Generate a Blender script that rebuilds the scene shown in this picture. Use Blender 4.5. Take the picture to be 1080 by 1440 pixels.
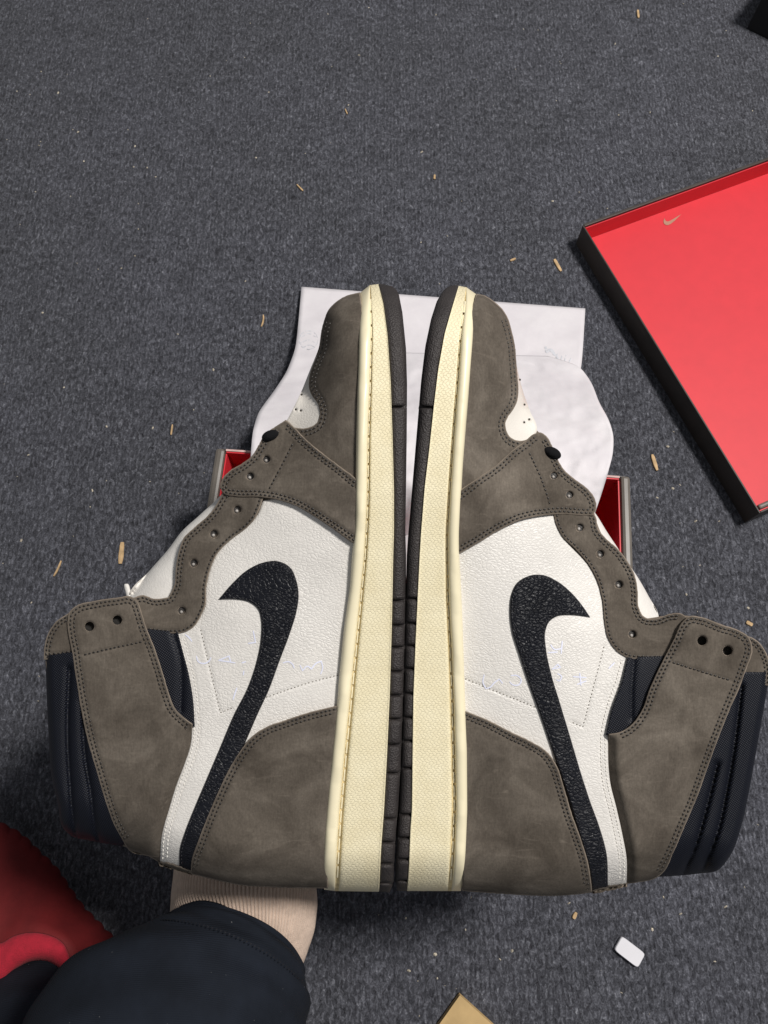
import bpy, math, random
import numpy as np
from mathutils import Matrix, Vector
from mathutils.geometry import delaunay_2d_cdt

random.seed(4); rng = np.random.default_rng(4)
for o in list(bpy.data.objects): bpy.data.objects.remove(o)
scn = bpy.context.scene
col = scn.collection

# ------------------------------------------------------------------ camera, world, light, exposure
F = 1040.0                    # focal length in photograph pixels (1080 x 1440)
CAM_H = 0.712
PITCH = math.radians(18.5)
cd = bpy.data.cameras.new('camera'); cam = bpy.data.objects.new('camera', cd); col.objects.link(cam)
cam.location = (0, 0, CAM_H); cam.rotation_euler = (PITCH, 0, 0)
cd.sensor_fit = 'VERTICAL'; cd.sensor_height = 36; cd.lens = 36 * F / 1440
cd.clip_start = 0.01; cd.clip_end = 50
scn.camera = cam
w = bpy.data.worlds.new('World'); scn.world = w; w.use_nodes = True
w.node_tree.nodes['Background'].inputs[0].default_value = (0.92, 0.95, 1.0, 1)
w.node_tree.nodes['Background'].inputs[1].default_value = 0.23
def area(name, loc, target, size, power, color):
    l = bpy.data.lights.new(name, 'AREA'); l.shape = 'DISK'; l.size = size; l.energy = power; l.color = color
    o = bpy.data.objects.new(name, l); col.objects.link(o); o.location = loc
    o.rotation_euler = (Vector(target) - Vector(loc)).to_track_quat('-Z', 'Y').to_euler()
    return o
area('ceiling_lamp', (1.05, 0.55, 2.35), (0.0, 0.15, 0.1), 0.34, 68, (1.0, 0.965, 0.92))
scn.view_settings.view_transform = 'Standard'; scn.view_settings.look = 'None'
scn.view_settings.exposure = 0.0; scn.view_settings.gamma = 1.0
scn.render.resolution_x = 768; scn.render.resolution_y = 1024
scn.render.engine = 'CYCLES'

# ------------------------------------------------------------------ helpers
RX = np.array(Matrix.Rotation(PITCH, 3, 'X'))
CAMP = np.array([0, 0, CAM_H])
def floor_hit(px, py, z=0.0):
    d = RX @ np.array([(px - 540) / F, (720 - py) / F, -1.0])
    return CAMP + d * ((z - CAM_H) / d[2])
def at(px, py, depth):
    return CAMP + RX @ (np.array([(px - 540) / F, (720 - py) / F, -1.0]) * depth)

def mk(name, verts, faces, mat, parent=None, smooth=True, uv=None):
    me = bpy.data.meshes.new(name)
    me.from_pydata([tuple(map(float, v)) for v in verts], [], [tuple(map(int, f)) for f in faces])
    if smooth: me.polygons.foreach_set('use_smooth', [True] * len(me.polygons))
    if uv is not None:
        ul = me.uv_layers.new(name='UVMap')
        li = np.zeros(len(me.loops), dtype=np.int32); me.loops.foreach_get('vertex_index', li)
        ul.data.foreach_set('uv', np.asarray(uv, dtype=np.float32)[li].ravel())
    me.materials.append(mat); me.update()
    o = bpy.data.objects.new(name, me); col.objects.link(o)
    if parent is not None: o.parent = parent
    return o
def tag(o, label=None, cat=None, group=None, kind=None):
    if label: o['label'] = label
    if cat: o['category'] = cat
    if group: o['group'] = group
    if kind: o['kind'] = kind
    return o
def empty(name, loc, label, cat, group=None, rot=(0, 0, 0)):
    o = bpy.data.objects.new(name, None); col.objects.link(o); o.empty_display_size = 0.05
    o.location = tuple(map(float, loc)); o.rotation_euler = rot
    return tag(o, label, cat, group)

# ------------------------------------------------------------------ materials
def nmat(name):
    m = bpy.data.materials.new(name); m.use_nodes = True
    nt = m.node_tree; b = nt.nodes['Principled BSDF']
    return m, nt, b
def N(nt, t, **kw):
    n = nt.nodes.new(t)
    for k, v in kw.items():
        if k in n.inputs: n.inputs[k].default_value = v
        else: setattr(n, k, v)
    return n
def lk(nt, a, b): nt.links.new(a, b)
def ramp(nt, fac, stops):
    r = nt.nodes.new('ShaderNodeValToRGB'); e = r.color_ramp.elements
    while len(e) < len(stops): e.new(0.5)
    for i, (p, c) in enumerate(stops): e[i].position = p; e[i].color = (*c, 1) if len(c) == 3 else c
    lk(nt, fac, r.inputs[0]); return r.outputs[0]
def coords(nt, scale=(1, 1, 1), rot=(0, 0, 0), kind='Object'):
    t = nt.nodes.new('ShaderNodeTexCoord'); mp = N(nt, 'ShaderNodeMapping')
    mp.inputs['Scale'].default_value = scale; mp.inputs['Rotation'].default_value = rot
    lk(nt, t.outputs[kind], mp.inputs[0]); return mp.outputs[0]
def noise(nt, vec, scale, detail=3, rough=0.55, dist=0.0):
    n = N(nt, 'ShaderNodeTexNoise', Scale=scale, Detail=detail, Roughness=rough, Distortion=dist)
    lk(nt, vec, n.inputs['Vector']); return n.outputs['Fac']
def bump(nt, b, h, strength, dist, prev=None):
    n = N(nt, 'ShaderNodeBump', Strength=strength, Distance=dist)
    lk(nt, h, n.inputs['Height'])
    if prev is not None: lk(nt, prev, n.inputs['Normal'])
    lk(nt, n.outputs[0], b.inputs['Normal']); return n.outputs[0]
def mix(nt, fac, a, bcol, mode='MIX'):
    n = nt.nodes.new('ShaderNodeMix'); n.data_type = 'RGBA'; n.blend_type = mode
    if isinstance(fac, float): n.inputs[0].default_value = fac
    else: lk(nt, fac, n.inputs[0])
    for i, v in ((6, a), (7, bcol)):
        if isinstance(v, tuple): n.inputs[i].default_value = (*v, 1)
        else: lk(nt, v, n.inputs[i])
    return n.outputs[2]
def math_(nt, op, a, b=None, c=None):
    n = nt.nodes.new('ShaderNodeMath'); n.operation = op
    for i, v in enumerate((a, b, c)):
        if v is None: continue
        if isinstance(v, (int, float)): n.inputs[i].default_value = v
        else: lk(nt, v, n.inputs[i])
    return n.outputs[0]

def mat_plain(name, c, rough=0.6, nscale=200, bstr=0.15, bdist=0.0003, var=0.12, sheen=0.0, spec=0.5):
    m, nt, b = nmat(name); v = coords(nt)
    n1 = noise(nt, v, nscale * 0.2, 3)
    lo = tuple(x * (1 - var) for x in c); hi = tuple(min(1, x * (1 + var)) for x in c)
    lk(nt, ramp(nt, n1, [(0.3, lo), (0.7, hi)]), b.inputs['Base Color'])
    b.inputs['Roughness'].default_value = rough; b.inputs['Specular IOR Level'].default_value = spec
    b.inputs['Sheen Weight'].default_value = sheen
    bump(nt, b, noise(nt, v, nscale, 3), bstr, bdist)
    return m
def mat_nubuck():
    m, nt, b = nmat('brown_nubuck'); v = coords(nt)
    big = noise(nt, v, 38, 5, 0.62, 0.6)
    base = ramp(nt, big, [(0.28, (0.056, 0.046, 0.0365)), (0.5, (0.094, 0.079, 0.064)), (0.74, (0.152, 0.130, 0.107))])
    fine = noise(nt, v, 900, 4, 0.7)
    base = mix(nt, 0.5, base, ramp(nt, fine, [(0.3, (0.35, 0.35, 0.35)), (0.7, (0.66, 0.66, 0.66))]), 'OVERLAY')
    # brushed nap: pale streaky scuffs
    sv = coords(nt, (60, 240, 100), (0.2, 0.1, 0.7)); sc = noise(nt, sv, 1.0, 4, 0.6, 1.2)
    base = mix(nt, ramp(nt, sc, [(0.60, (0, 0, 0)), (0.80, (0.34, 0.34, 0.34))]), base, (0.23, 0.195, 0.16))
    nv = coords(nt, (1400, 260, 800), (0, 0, 0.5)); base = mix(nt, 0.45, base, ramp(nt, noise(nt, nv, 1.0, 3, 0.6, 0.8), [(0.3, (0.36, 0.36, 0.36)), (0.7, (0.64, 0.64, 0.64))]), 'OVERLAY')
    lk(nt, base, b.inputs['Base Color'])
    b.inputs['Roughness'].default_value = 0.92; b.inputs['Specular IOR Level'].default_value = 0.2
    b.inputs['Sheen Weight'].default_value = 0.0
    p = bump(nt, b, noise(nt, v, 160, 4, 0.6), 0.18, 0.0006)
    bump(nt, b, fine, 0.25, 0.0002, p)
    return m
def mat_leather(name, c, cell, rough, strength, depth, var=0.06, coat=0.0):
    m, nt, b = nmat(name); v = coords(nt)
    wob = N(nt, 'ShaderNodeTexNoise', Scale=90.0, Detail=2.0); lk(nt, v, wob.inputs['Vector'])
    sub = N(nt, 'ShaderNodeVectorMath', operation='SUBTRACT'); lk(nt, wob.outputs['Color'], sub.inputs[0]); sub.inputs[1].default_value = (0.5, 0.5, 0.5)
    scl = N(nt, 'ShaderNodeVectorMath', operation='SCALE'); lk(nt, sub.outputs[0], scl.inputs[0]); scl.inputs['Scale'].default_value = 0.006
    add = N(nt, 'ShaderNodeVectorMath', operation='ADD'); lk(nt, v, add.inputs[0]); lk(nt, scl.outputs[0], add.inputs[1])
    st = N(nt, 'ShaderNodeMapping'); st.inputs['Rotation'].default_value = (0, 0, 0.5); st.inputs['Scale'].default_value = (0.8, 1.25, 1)
    lk(nt, add.outputs[0], st.inputs[0])
    vo = N(nt, 'ShaderNodeTexVoronoi', feature='DISTANCE_TO_EDGE', Scale=1 / cell); lk(nt, st.outputs[0], vo.inputs['Vector'])
    vo2 = N(nt, 'ShaderNodeTexVoronoi', feature='DISTANCE_TO_EDGE', Scale=2.1 / cell); lk(nt, st.outputs[0], vo2.inputs['Vector'])
    e1 = ramp(nt, vo.outputs['Distance'], [(0.0, (0, 0, 0)), (0.14, (0.6, 0.6, 0.6)), (0.5, (1, 1, 1))])
    e2 = ramp(nt, vo2.outputs['Distance'], [(0.0, (0, 0, 0)), (0.18, (0.7, 0.7, 0.7)), (0.5, (1, 1, 1))])
    amt = ramp(nt, noise(nt, v, 25, 2), [(0.35, (0.45, 0.45, 0.45)), (0.65, (1, 1, 1))])
    h = math_(nt, 'MULTIPLY', math_(nt, 'ADD', e1, math_(nt, 'MULTIPLY', e2, 0.22)), amt)
    n1 = noise(nt, v, 30, 3)
    lk(nt, ramp(nt, n1, [(0.3, tuple(x * (1 - var) for x in c)), (0.7, tuple(x * (1 + var) for x in c))]), b.inputs['Base Color'])
    lk(nt, ramp(nt, noise(nt, v, 120, 3), [(0.3, (rough - 0.06,) * 3), (0.7, (rough + 0.08,) * 3)]), b.inputs['Roughness'])
    p = bump(nt, b, noise(nt, v, 60, 3), 0.2, 0.0012)
    bump(nt, b, h, strength, depth, p)
    b.inputs['Specular IOR Level'].default_value = 0.3 if c[0] < .1 else 0.5
    b.inputs['Coat Weight'].default_value = coat; b.inputs['Coat Roughness'].default_value = 0.35
    return m
def mat_nylon():
    m, nt, b = nmat('navy_nylon'); v = coords(nt, (1, 1, 1), (0, 0, 0.6))
    w1 = N(nt, 'ShaderNodeTexWave', Scale=330.0, Distortion=0.6, Detail=1.0); w1.bands_direction = 'X'; lk(nt, v, w1.inputs['Vector'])
    w2 = N(nt, 'ShaderNodeTexWave', Scale=330.0, Distortion=0.6, Detail=1.0); w2.bands_direction = 'Y'; lk(nt, v, w2.inputs['Vector'])
    h = math_(nt, 'MULTIPLY', w1.outputs['Fac'], w2.outputs['Fac'])
    lk(nt, ramp(nt, h, [(0.1, (0.0015, 0.002, 0.004)), (0.8, (0.013, 0.016, 0.030))]), b.inputs['Base Color'])
    b.inputs['Roughness'].default_value = 0.46; b.inputs['Specular IOR Level'].default_value = 0.26
    bump(nt, b, h, 0.6, 0.0004)
    return m
def mat_wall():
    m, nt, b = nmat('cream_rubber_textured'); v = coords(nt, kind='UV')
    wob = noise(nt, v, 0.35, 2)
    br = N(nt, 'ShaderNodeTexBrick', Scale=1.0)
    br.inputs['Color1'].default_value = (1, 1, 1, 1); br.inputs['Color2'].default_value = (0.75, 0.75, 0.75, 1); br.inputs['Mortar'].default_value = (0, 0, 0, 1)
    br.inputs['Mortar Size'].default_value = 0.7; br.inputs['Mortar Smooth'].default_value = 1.0
    br.inputs['Brick Width'].default_value = 5.4; br.inputs['Row Height'].default_value = 4.9; br.offset = 0.5; br.offset_frequency = 2
    zz = N(nt, 'ShaderNodeVectorMath', operation='ADD')
    wv = N(nt, 'ShaderNodeTexWave', Scale=0.0262, Distortion=0.0); wv.bands_direction = 'Y'; lk(nt, v, wv.inputs['Vector'])
    cx = N(nt, 'ShaderNodeCombineXYZ'); lk(nt, math_(nt, 'MULTIPLY', wv.outputs['Fac'], 3.8), cx.inputs[0]); wx = N(nt, 'ShaderNodeTexWave', Scale=0.0238, Distortion=0.0); wx.bands_direction = 'X'; lk(nt, v, wx.inputs['Vector']); lk(nt, math_(nt, 'ADD', math_(nt, 'MULTIPLY', wob, 1.6), math_(nt, 'MULTIPLY', wx.outputs['Fac'], 0.6)), cx.inputs[1])
    lk(nt, v, zz.inputs[0]); lk(nt, cx.outputs[0], zz.inputs[1]); sx = N(nt, 'ShaderNodeSeparateXYZ'); lk(nt, zz.outputs[0], sx.inputs[0]); sw_ = N(nt, 'ShaderNodeCombineXYZ'); lk(nt, sx.outputs[1], sw_.inputs[0]); lk(nt, sx.outputs[0], sw_.inputs[1]); lk(nt, sw_.outputs[0], br.inputs['Vector'])
    n1 = noise(nt, v, 0.02, 4)
    lk(nt, ramp(nt, n1, [(0.3, (0.74, 0.655, 0.435)), (0.7, (0.81, 0.735, 0.52))]), b.inputs['Base Color'])
    b.inputs['Roughness'].default_value = 0.5
    bump(nt, b, br.outputs['Color'], 0.48, 0.0006)
    return m
def mat_tread():
    m, nt, b = nmat('dark_brown_rubber'); v = coords(nt)
    h = N(nt, 'ShaderNodeTexVoronoi', Scale=1250.0); lk(nt, v, h.inputs['Vector'])
    n1 = noise(nt, v, 60, 4)
    lk(nt, ramp(nt, n1, [(0.3, (0.020, 0.016, 0.016)), (0.7, (0.036, 0.030, 0.029))]), b.inputs['Base Color'])
    b.inputs['Roughness'].default_value = 0.62
    bump(nt, b, h.outputs['Distance'], 0.7, 0.0006)
    return m
def mat_carpet():
    m, nt, b = nmat('blue_grey_carpet'); v = coords(nt)
    f1 = noise(nt, v, 620, 3, 0.7)
    av = coords(nt, (1.0, 0.55, 1)); f2 = noise(nt, av, 310, 4, 0.68, 0.8)
    f3 = noise(nt, v, 34, 4, 0.6); f4 = noise(nt, v, 5, 3, 0.5)
    rb = N(nt, 'ShaderNodeTexWave', Scale=78.0, Distortion=2.5, Detail=2.0); rb.inputs['Detail Scale'].default_value = 3.0; rb.bands_direction = 'X'; lk(nt, v, rb.inputs['Vector'])
    h = math_(nt, 'ADD', math_(nt, 'ADD', math_(nt, 'MULTIPLY', f2, 0.75), math_(nt, 'MULTIPLY', f1, 0.35)), math_(nt, 'MULTIPLY', rb.outputs['Fac'], 0.035))
    c = ramp(nt, h, [(0.40, (0.017, 0.017, 0.0205)), (0.56, (0.058, 0.0595, 0.070)), (0.67, (0.116, 0.119, 0.139)), (0.79, (0.28, 0.285, 0.315))])
    c = mix(nt, 0.7, c, ramp(nt, f3, [(0.3, (0.38, 0.38, 0.38)), (0.7, (0.62, 0.62, 0.62))]), 'OVERLAY')
    c = mix(nt, 0.5, c, ramp(nt, f4, [(0.3, (0.44, 0.44, 0.43)), (0.7, (0.56, 0.56, 0.58))]), 'OVERLAY')
    lk(nt, c, b.inputs['Base Color'])
    b.inputs['Roughness'].default_value = 1.0; b.inputs['Specular IOR Level'].default_value = 0.08
    b.inputs['Sheen Weight'].default_value = 0.12
    bump(nt, b, h, 0.9, 0.0022)
    return m
def mat_paper():
    m, nt, b = nmat('white_tissue_paper'); v = coords(nt)
    lk(nt, ramp(nt, noise(nt, v, 22, 5, 0.6), [(0.3, (0.655, 0.62, 0.65)), (0.7, (0.745, 0.715, 0.735))]), b.inputs['Base Color'])
    b.inputs['Roughness'].default_value = 0.75
    b.inputs['Subsurface Weight'].default_value = 0.0
    p = bump(nt, b, noise(nt, v, 20, 3, 0.5, 0.2), 0.35, 0.006)
    bump(nt, b, noise(nt, v, 500, 3), 0.2, 0.0003, p)
    return m
def mat_ribweave(name, c, scale, strength):
    m, nt, b = nmat(name); v = coords(nt)
    w1 = N(nt, 'ShaderNodeTexWave', Scale=scale, Distortion=1.0, Detail=2.0); w1.bands_direction = 'Y'; lk(nt, v, w1.inputs['Vector'])
    n1 = noise(nt, v, 40, 4); n2 = noise(nt, v, 1400, 2)
    base = ramp(nt, n1, [(0.3, tuple(x * 0.75 for x in c)), (0.7, tuple(x * 1.25 for x in c))])
    lint = ramp(nt, noise(nt, v, 420, 1, 0.4), [(0.80, (0, 0, 0)), (0.83, (0.5, 0.5, 0.5))])
    lk(nt, mix(nt, lint, base, (0.2, 0.2, 0.2)), b.inputs['Base Color'])
    b.inputs['Roughness'].default_value = 0.9; b.inputs['Specular IOR Level'].default_value = 0.2
    p = bump(nt, b, w1.outputs['Fac'], strength, 0.0004)
    bump(nt, b, n2, 0.2, 0.0003, p)
    return m

M = {}
M['nubuck'] = mat_nubuck()
M['raw'] = mat_plain('raw_nubuck_edge', (0.185, 0.150, 0.118), 0.95, 700, 0.5, 0.0005, 0.25)
M['white'] = mat_leather('white_tumbled_leather', (0.675, 0.65, 0.615), 0.0018, 0.42, 0.50, 0.0005)
M['vamp'] = mat_leather('smooth_white_leather', (0.66, 0.625, 0.575), 0.0018, 0.45, 0.25, 0.0004)
M['sail'] = mat_leather('sail_leather', (0.62, 0.56, 0.48), 0.0026, 0.5, 0.35, 0.0004)
M['black'] = mat_leather('black_pebbled_leather', (0.0055, 0.0062, 0.0098), 0.0020, 0.40, 0.85, 0.0007, 0.2)
M['nylon'] = mat_nylon()
M['wall'] = mat_wall()
M['lip'] = mat_plain('cream_rubber_smooth', (0.78, 0.705, 0.50), 0.40, 150, 0.12, 0.0006, 0.05)
M['cthread'] = mat_plain('ochre_thread', (0.62, 0.50, 0.27), 0.7, 900, 0.3, 0.0002, 0.25)
M['tread'] = mat_tread()
M['bthread'] = mat_plain('dark_brown_thread', (0.012, 0.009, 0.007), 0.5, 400, 0.1, 0.0002, 0.5)
M['kthread'] = mat_plain('black_thread', (0.02, 0.02, 0.024), 0.45, 400, 0.1, 0.0002, 0.3)
M['wthread'] = mat_plain('white_thread', (0.72, 0.69, 0.64), 0.6, 400, 0.1, 0.0002, 0.1)
M['gthread'] = mat_plain('grey_thread', (0.20, 0.18, 0.155), 0.6, 400, 0.1, 0.0002, 0.2)
M['glint'] = mat_plain('painted_tongue_glint', (0.36, 0.34, 0.32), 0.6, 900, 0.3, 0.0004, 0.3)  # flat grey that paints the glint inside the eyelets
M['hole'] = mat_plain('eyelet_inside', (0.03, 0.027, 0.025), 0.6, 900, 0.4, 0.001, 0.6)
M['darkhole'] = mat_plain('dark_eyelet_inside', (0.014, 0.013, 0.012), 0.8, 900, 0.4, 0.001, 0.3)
M['tongue'] = mat_plain('white_nylon_tongue', (0.70, 0.675, 0.64), 0.6, 900, 0.5, 0.0004, 0.04)
M['lace'] = mat_plain('black_lace', (0.006, 0.006, 0.007), 0.9, 1200, 0.8, 0.0005, 0.2, 0.0, 0.15)
M['ink'] = mat_plain('pale_lilac_ink', (0.70, 0.72, 0.86), 0.5, 600, 0.1, 0.0001, 0.05)
M['carpet'] = mat_carpet()
M['paper'] = mat_paper()
M['print'] = mat_plain('pale_blue_print', (0.60, 0.605, 0.645), 0.75, 200, 0.1, 0.0002, 0.06)
M['red'] = mat_plain('red_card', (0.64, 0.024, 0.038), 0.55, 300, 0.06, 0.0003, 0.03)
M['brown_card'] = mat_plain('dark_brown_card', (0.045, 0.036, 0.031), 0.5, 300, 0.1, 0.0003, 0.15)
M['grey_card'] = mat_plain('brown_grey_card', (0.125, 0.110, 0.095), 0.42, 300, 0.1, 0.0003, 0.12)
M['pale_card'] = mat_plain('card_edge', (0.60, 0.42, 0.39), 0.7, 600, 0.3, 0.0003, 0.2)
M['tan_print'] = mat_plain('tan_print', (0.42, 0.22, 0.15), 0.5, 300, 0.05, 0.0002, 0.06)
M['pink_print'] = mat_plain('pale_print', (0.50, 0.30, 0.32), 0.5, 300, 0.05, 0.0002, 0.06)
M['black_card'] = mat_plain('black_card', (0.004, 0.004, 0.005), 0.6, 300, 0.1, 0.0003, 0.2)
M['kraft'] = mat_plain('tan_cardboard', (0.50, 0.345, 0.16), 0.8, 240, 0.3, 0.0006, 0.14)
M['splinter'] = mat_plain('pale_wood_splinter', (0.50, 0.34, 0.18), 0.8, 700, 0.4, 0.0005, 0.3)
M['crumb'] = mat_plain('pale_crumb', (0.56, 0.50, 0.40), 0.8, 900, 0.4, 0.0005, 0.5)
M['chip'] = mat_plain('white_plastic', (0.72, 0.71, 0.75), 0.5, 200, 0.1, 0.0002, 0.03)
M['sleeve'] = mat_ribweave('black_twill', (0.0090, 0.0118, 0.0185), 420, 0.4)
M['cuff'] = mat_plain('beige_rib_knit', (0.55, 0.43, 0.35), 0.95, 1300, 0.6, 0.0006, 0.10, 0.0)
M['skin'] = mat_plain('skin', (0.52, 0.30, 0.22), 0.5, 300, 0.2, 0.0004, 0.1)
M['foam'] = mat_plain('red_foam', (0.12, 0.009, 0.010), 0.75, 300, 0.3, 0.0008, 0.15, 0.0, 0.25)  # base red darkened to carry the shade lying over the slipper
M['felt'] = mat_plain('red_felt', (0.36, 0.010, 0.026), 0.95, 900, 0.6, 0.0008, 0.15, 0.03)

# ------------------------------------------------------------------ the setting: carpet
o = mk('floor', [(-2, -2, 0), (2, -2, 0), (2, 2.4, 0), (-2, 2.4, 0)], [(0, 1, 2, 3)], M['carpet'], None, False)
tag(o, 'blue grey ribbed carpet floor scattered with wood crumbs', 'floor', kind='structure')

# ------------------------------------------------------------------ 2-D curve tools (photograph pixels)
def curve(pts, closed=False, step=2.3, corner=52):
    """smooth curve through control points, sharp bends stay corners"""
    p = np.asarray(pts, float); n = len(p)
    def tang(i):
        if not closed and i in (0, n - 1): return None
        a, b, c = p[(i - 1) % n], p[i], p[(i + 1) % n]
        u, v = b - a, c - b; lu, lv = np.linalg.norm(u), np.linalg.norm(v)
        if np.degrees(np.arccos(np.clip(u @ v / (lu * lv + 1e-9), -1, 1))) > corner: return None
        t = u / lu * lv + v / lv * lu
        return t / np.linalg.norm(t)
    T = [tang(i) for i in range(n)]; out = []
    for i in range(n if closed else n - 1):
        a, b = p[i], p[(i + 1) % n]; L = np.linalg.norm(b - a); d = (b - a) / (L + 1e-9)
        ta = d if T[i] is None else T[i]; tb = d if T[(i + 1) % n] is None else T[(i + 1) % n]
        k = max(1, int(round(L / step))); s = np.arange(k) / k; s = s[:, None]
        out.append((2*s**3 - 3*s**2 + 1) * a + (s**3 - 2*s**2 + s) * ta * L + (-2*s**3 + 3*s**2) * b + (s**3 - s**2) * tb * L)
    if not closed: out.append(p[-1:])
    return np.vstack(out)
def dist_poly(q, poly, closed=False):
    q = np.asarray(q, float); a = poly; b = np.roll(poly, -1, 0)
    if not closed: a, b = a[:-1], b[:-1]
    d = np.full(len(q), 1e9); ab = b - a; l2 = (ab ** 2).sum(1) + 1e-12
    for i0 in range(0, len(q), 4000):
        qq = q[i0:i0 + 4000, None, :]
        t = np.clip(((qq - a) * ab).sum(2) / l2, 0, 1)
        d[i0:i0 + 4000] = np.sqrt((((a + t[..., None] * ab) - qq) ** 2).sum(2)).min(1)
    return d
def inside(q, poly):
    q = np.asarray(q, float); x, y = q[:, 0:1], q[:, 1:2]
    x0, y0 = poly[:, 0], poly[:, 1]; x1, y1 = np.roll(x0, -1), np.roll(y0, -1)
    c = np.zeros(len(q), bool)
    for i0 in range(0, len(q), 4000):
        xx, yy = x[i0:i0 + 4000], y[i0:i0 + 4000]
        hit = ((y0 > yy) != (y1 > yy)) & (xx < (x1 - x0) * (yy - y0) / (y1 - y0 + 1e-12) + x0)
        c[i0:i0 + 4000] = hit.sum(1) % 2 == 1
    return c
def normals2(c, closed):
    t = np.roll(c, -1, 0) - np.roll(c, 1, 0)
    if not closed: t[0] = c[1] - c[0]; t[-1] = c[-1] - c[-2]
    t /= np.linalg.norm(t, axis=1)[:, None] + 1e-9
    return np.stack([-t[:, 1], t[:, 0]], 1)
def offset(c, d, closed=False): return c + normals2(c, closed) * d
def spaced(c, step):
    s = np.r_[0, np.cumsum(np.linalg.norm(np.diff(c, axis=0), axis=1))]
    k = np.arange(step / 2, s[-1], step)
    return np.stack([np.interp(k, s, c[:, 0]), np.interp(k, s, c[:, 1])], 1)
def tps_fit(pts, vals, smooth=0.0):
    p = np.asarray(pts, float) / 500; n = len(p)
    r = np.linalg.norm(p[:, None] - p[None], axis=2); K = np.where(r > 0, r * r * np.log(r + 1e-12), 0) + smooth * np.eye(n)
    A = np.zeros((n + 3, n + 3)); A[:n, :n] = K; A[:n, n] = 1; A[:n, n + 1:] = p; A[n:, :n] = A[:n, n:].T
    c = np.linalg.solve(A, np.r_[vals, 0, 0, 0])
    def ev(q):
        q = np.asarray(q, float) / 500; r = np.linalg.norm(q[:, None] - p[None], axis=2)
        return np.where(r > 0, r * r * np.log(r + 1e-12), 0) @ c[:n] + c[n] + q @ c[n + 1:]
    return ev

# ------------------------------------------------------------------ the shoes
D0 = 0.41                         # distance of a shoe's centre plane from the lens
def plan(s):                      # half width of the sole, s = 0 toe ... 1 heel
    s = np.clip(np.asarray(s, float), 0, 1)
    b = np.interp(s, [0, .10, .18, .26, .34, .44, .54, .64, .76, .88, 1], [.043, .045, .0470, .0475, .0465, .0430, .0395, .0375, .0370, .0365, .036])
    e0 = np.clip(s / 0.105, 0, 1); e1 = np.clip((1 - s) / 0.075, 0, 1)
    return b * np.sqrt(np.clip(1 - (1 - e0) ** 2.4, 0, 1)) * np.sqrt(np.clip(1 - (1 - e1) ** 2.4, 0, 1))
def ey(pts, y):
    p = np.asarray(pts, float); return np.interp(y, p[:, 1], p[:, 0])

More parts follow.
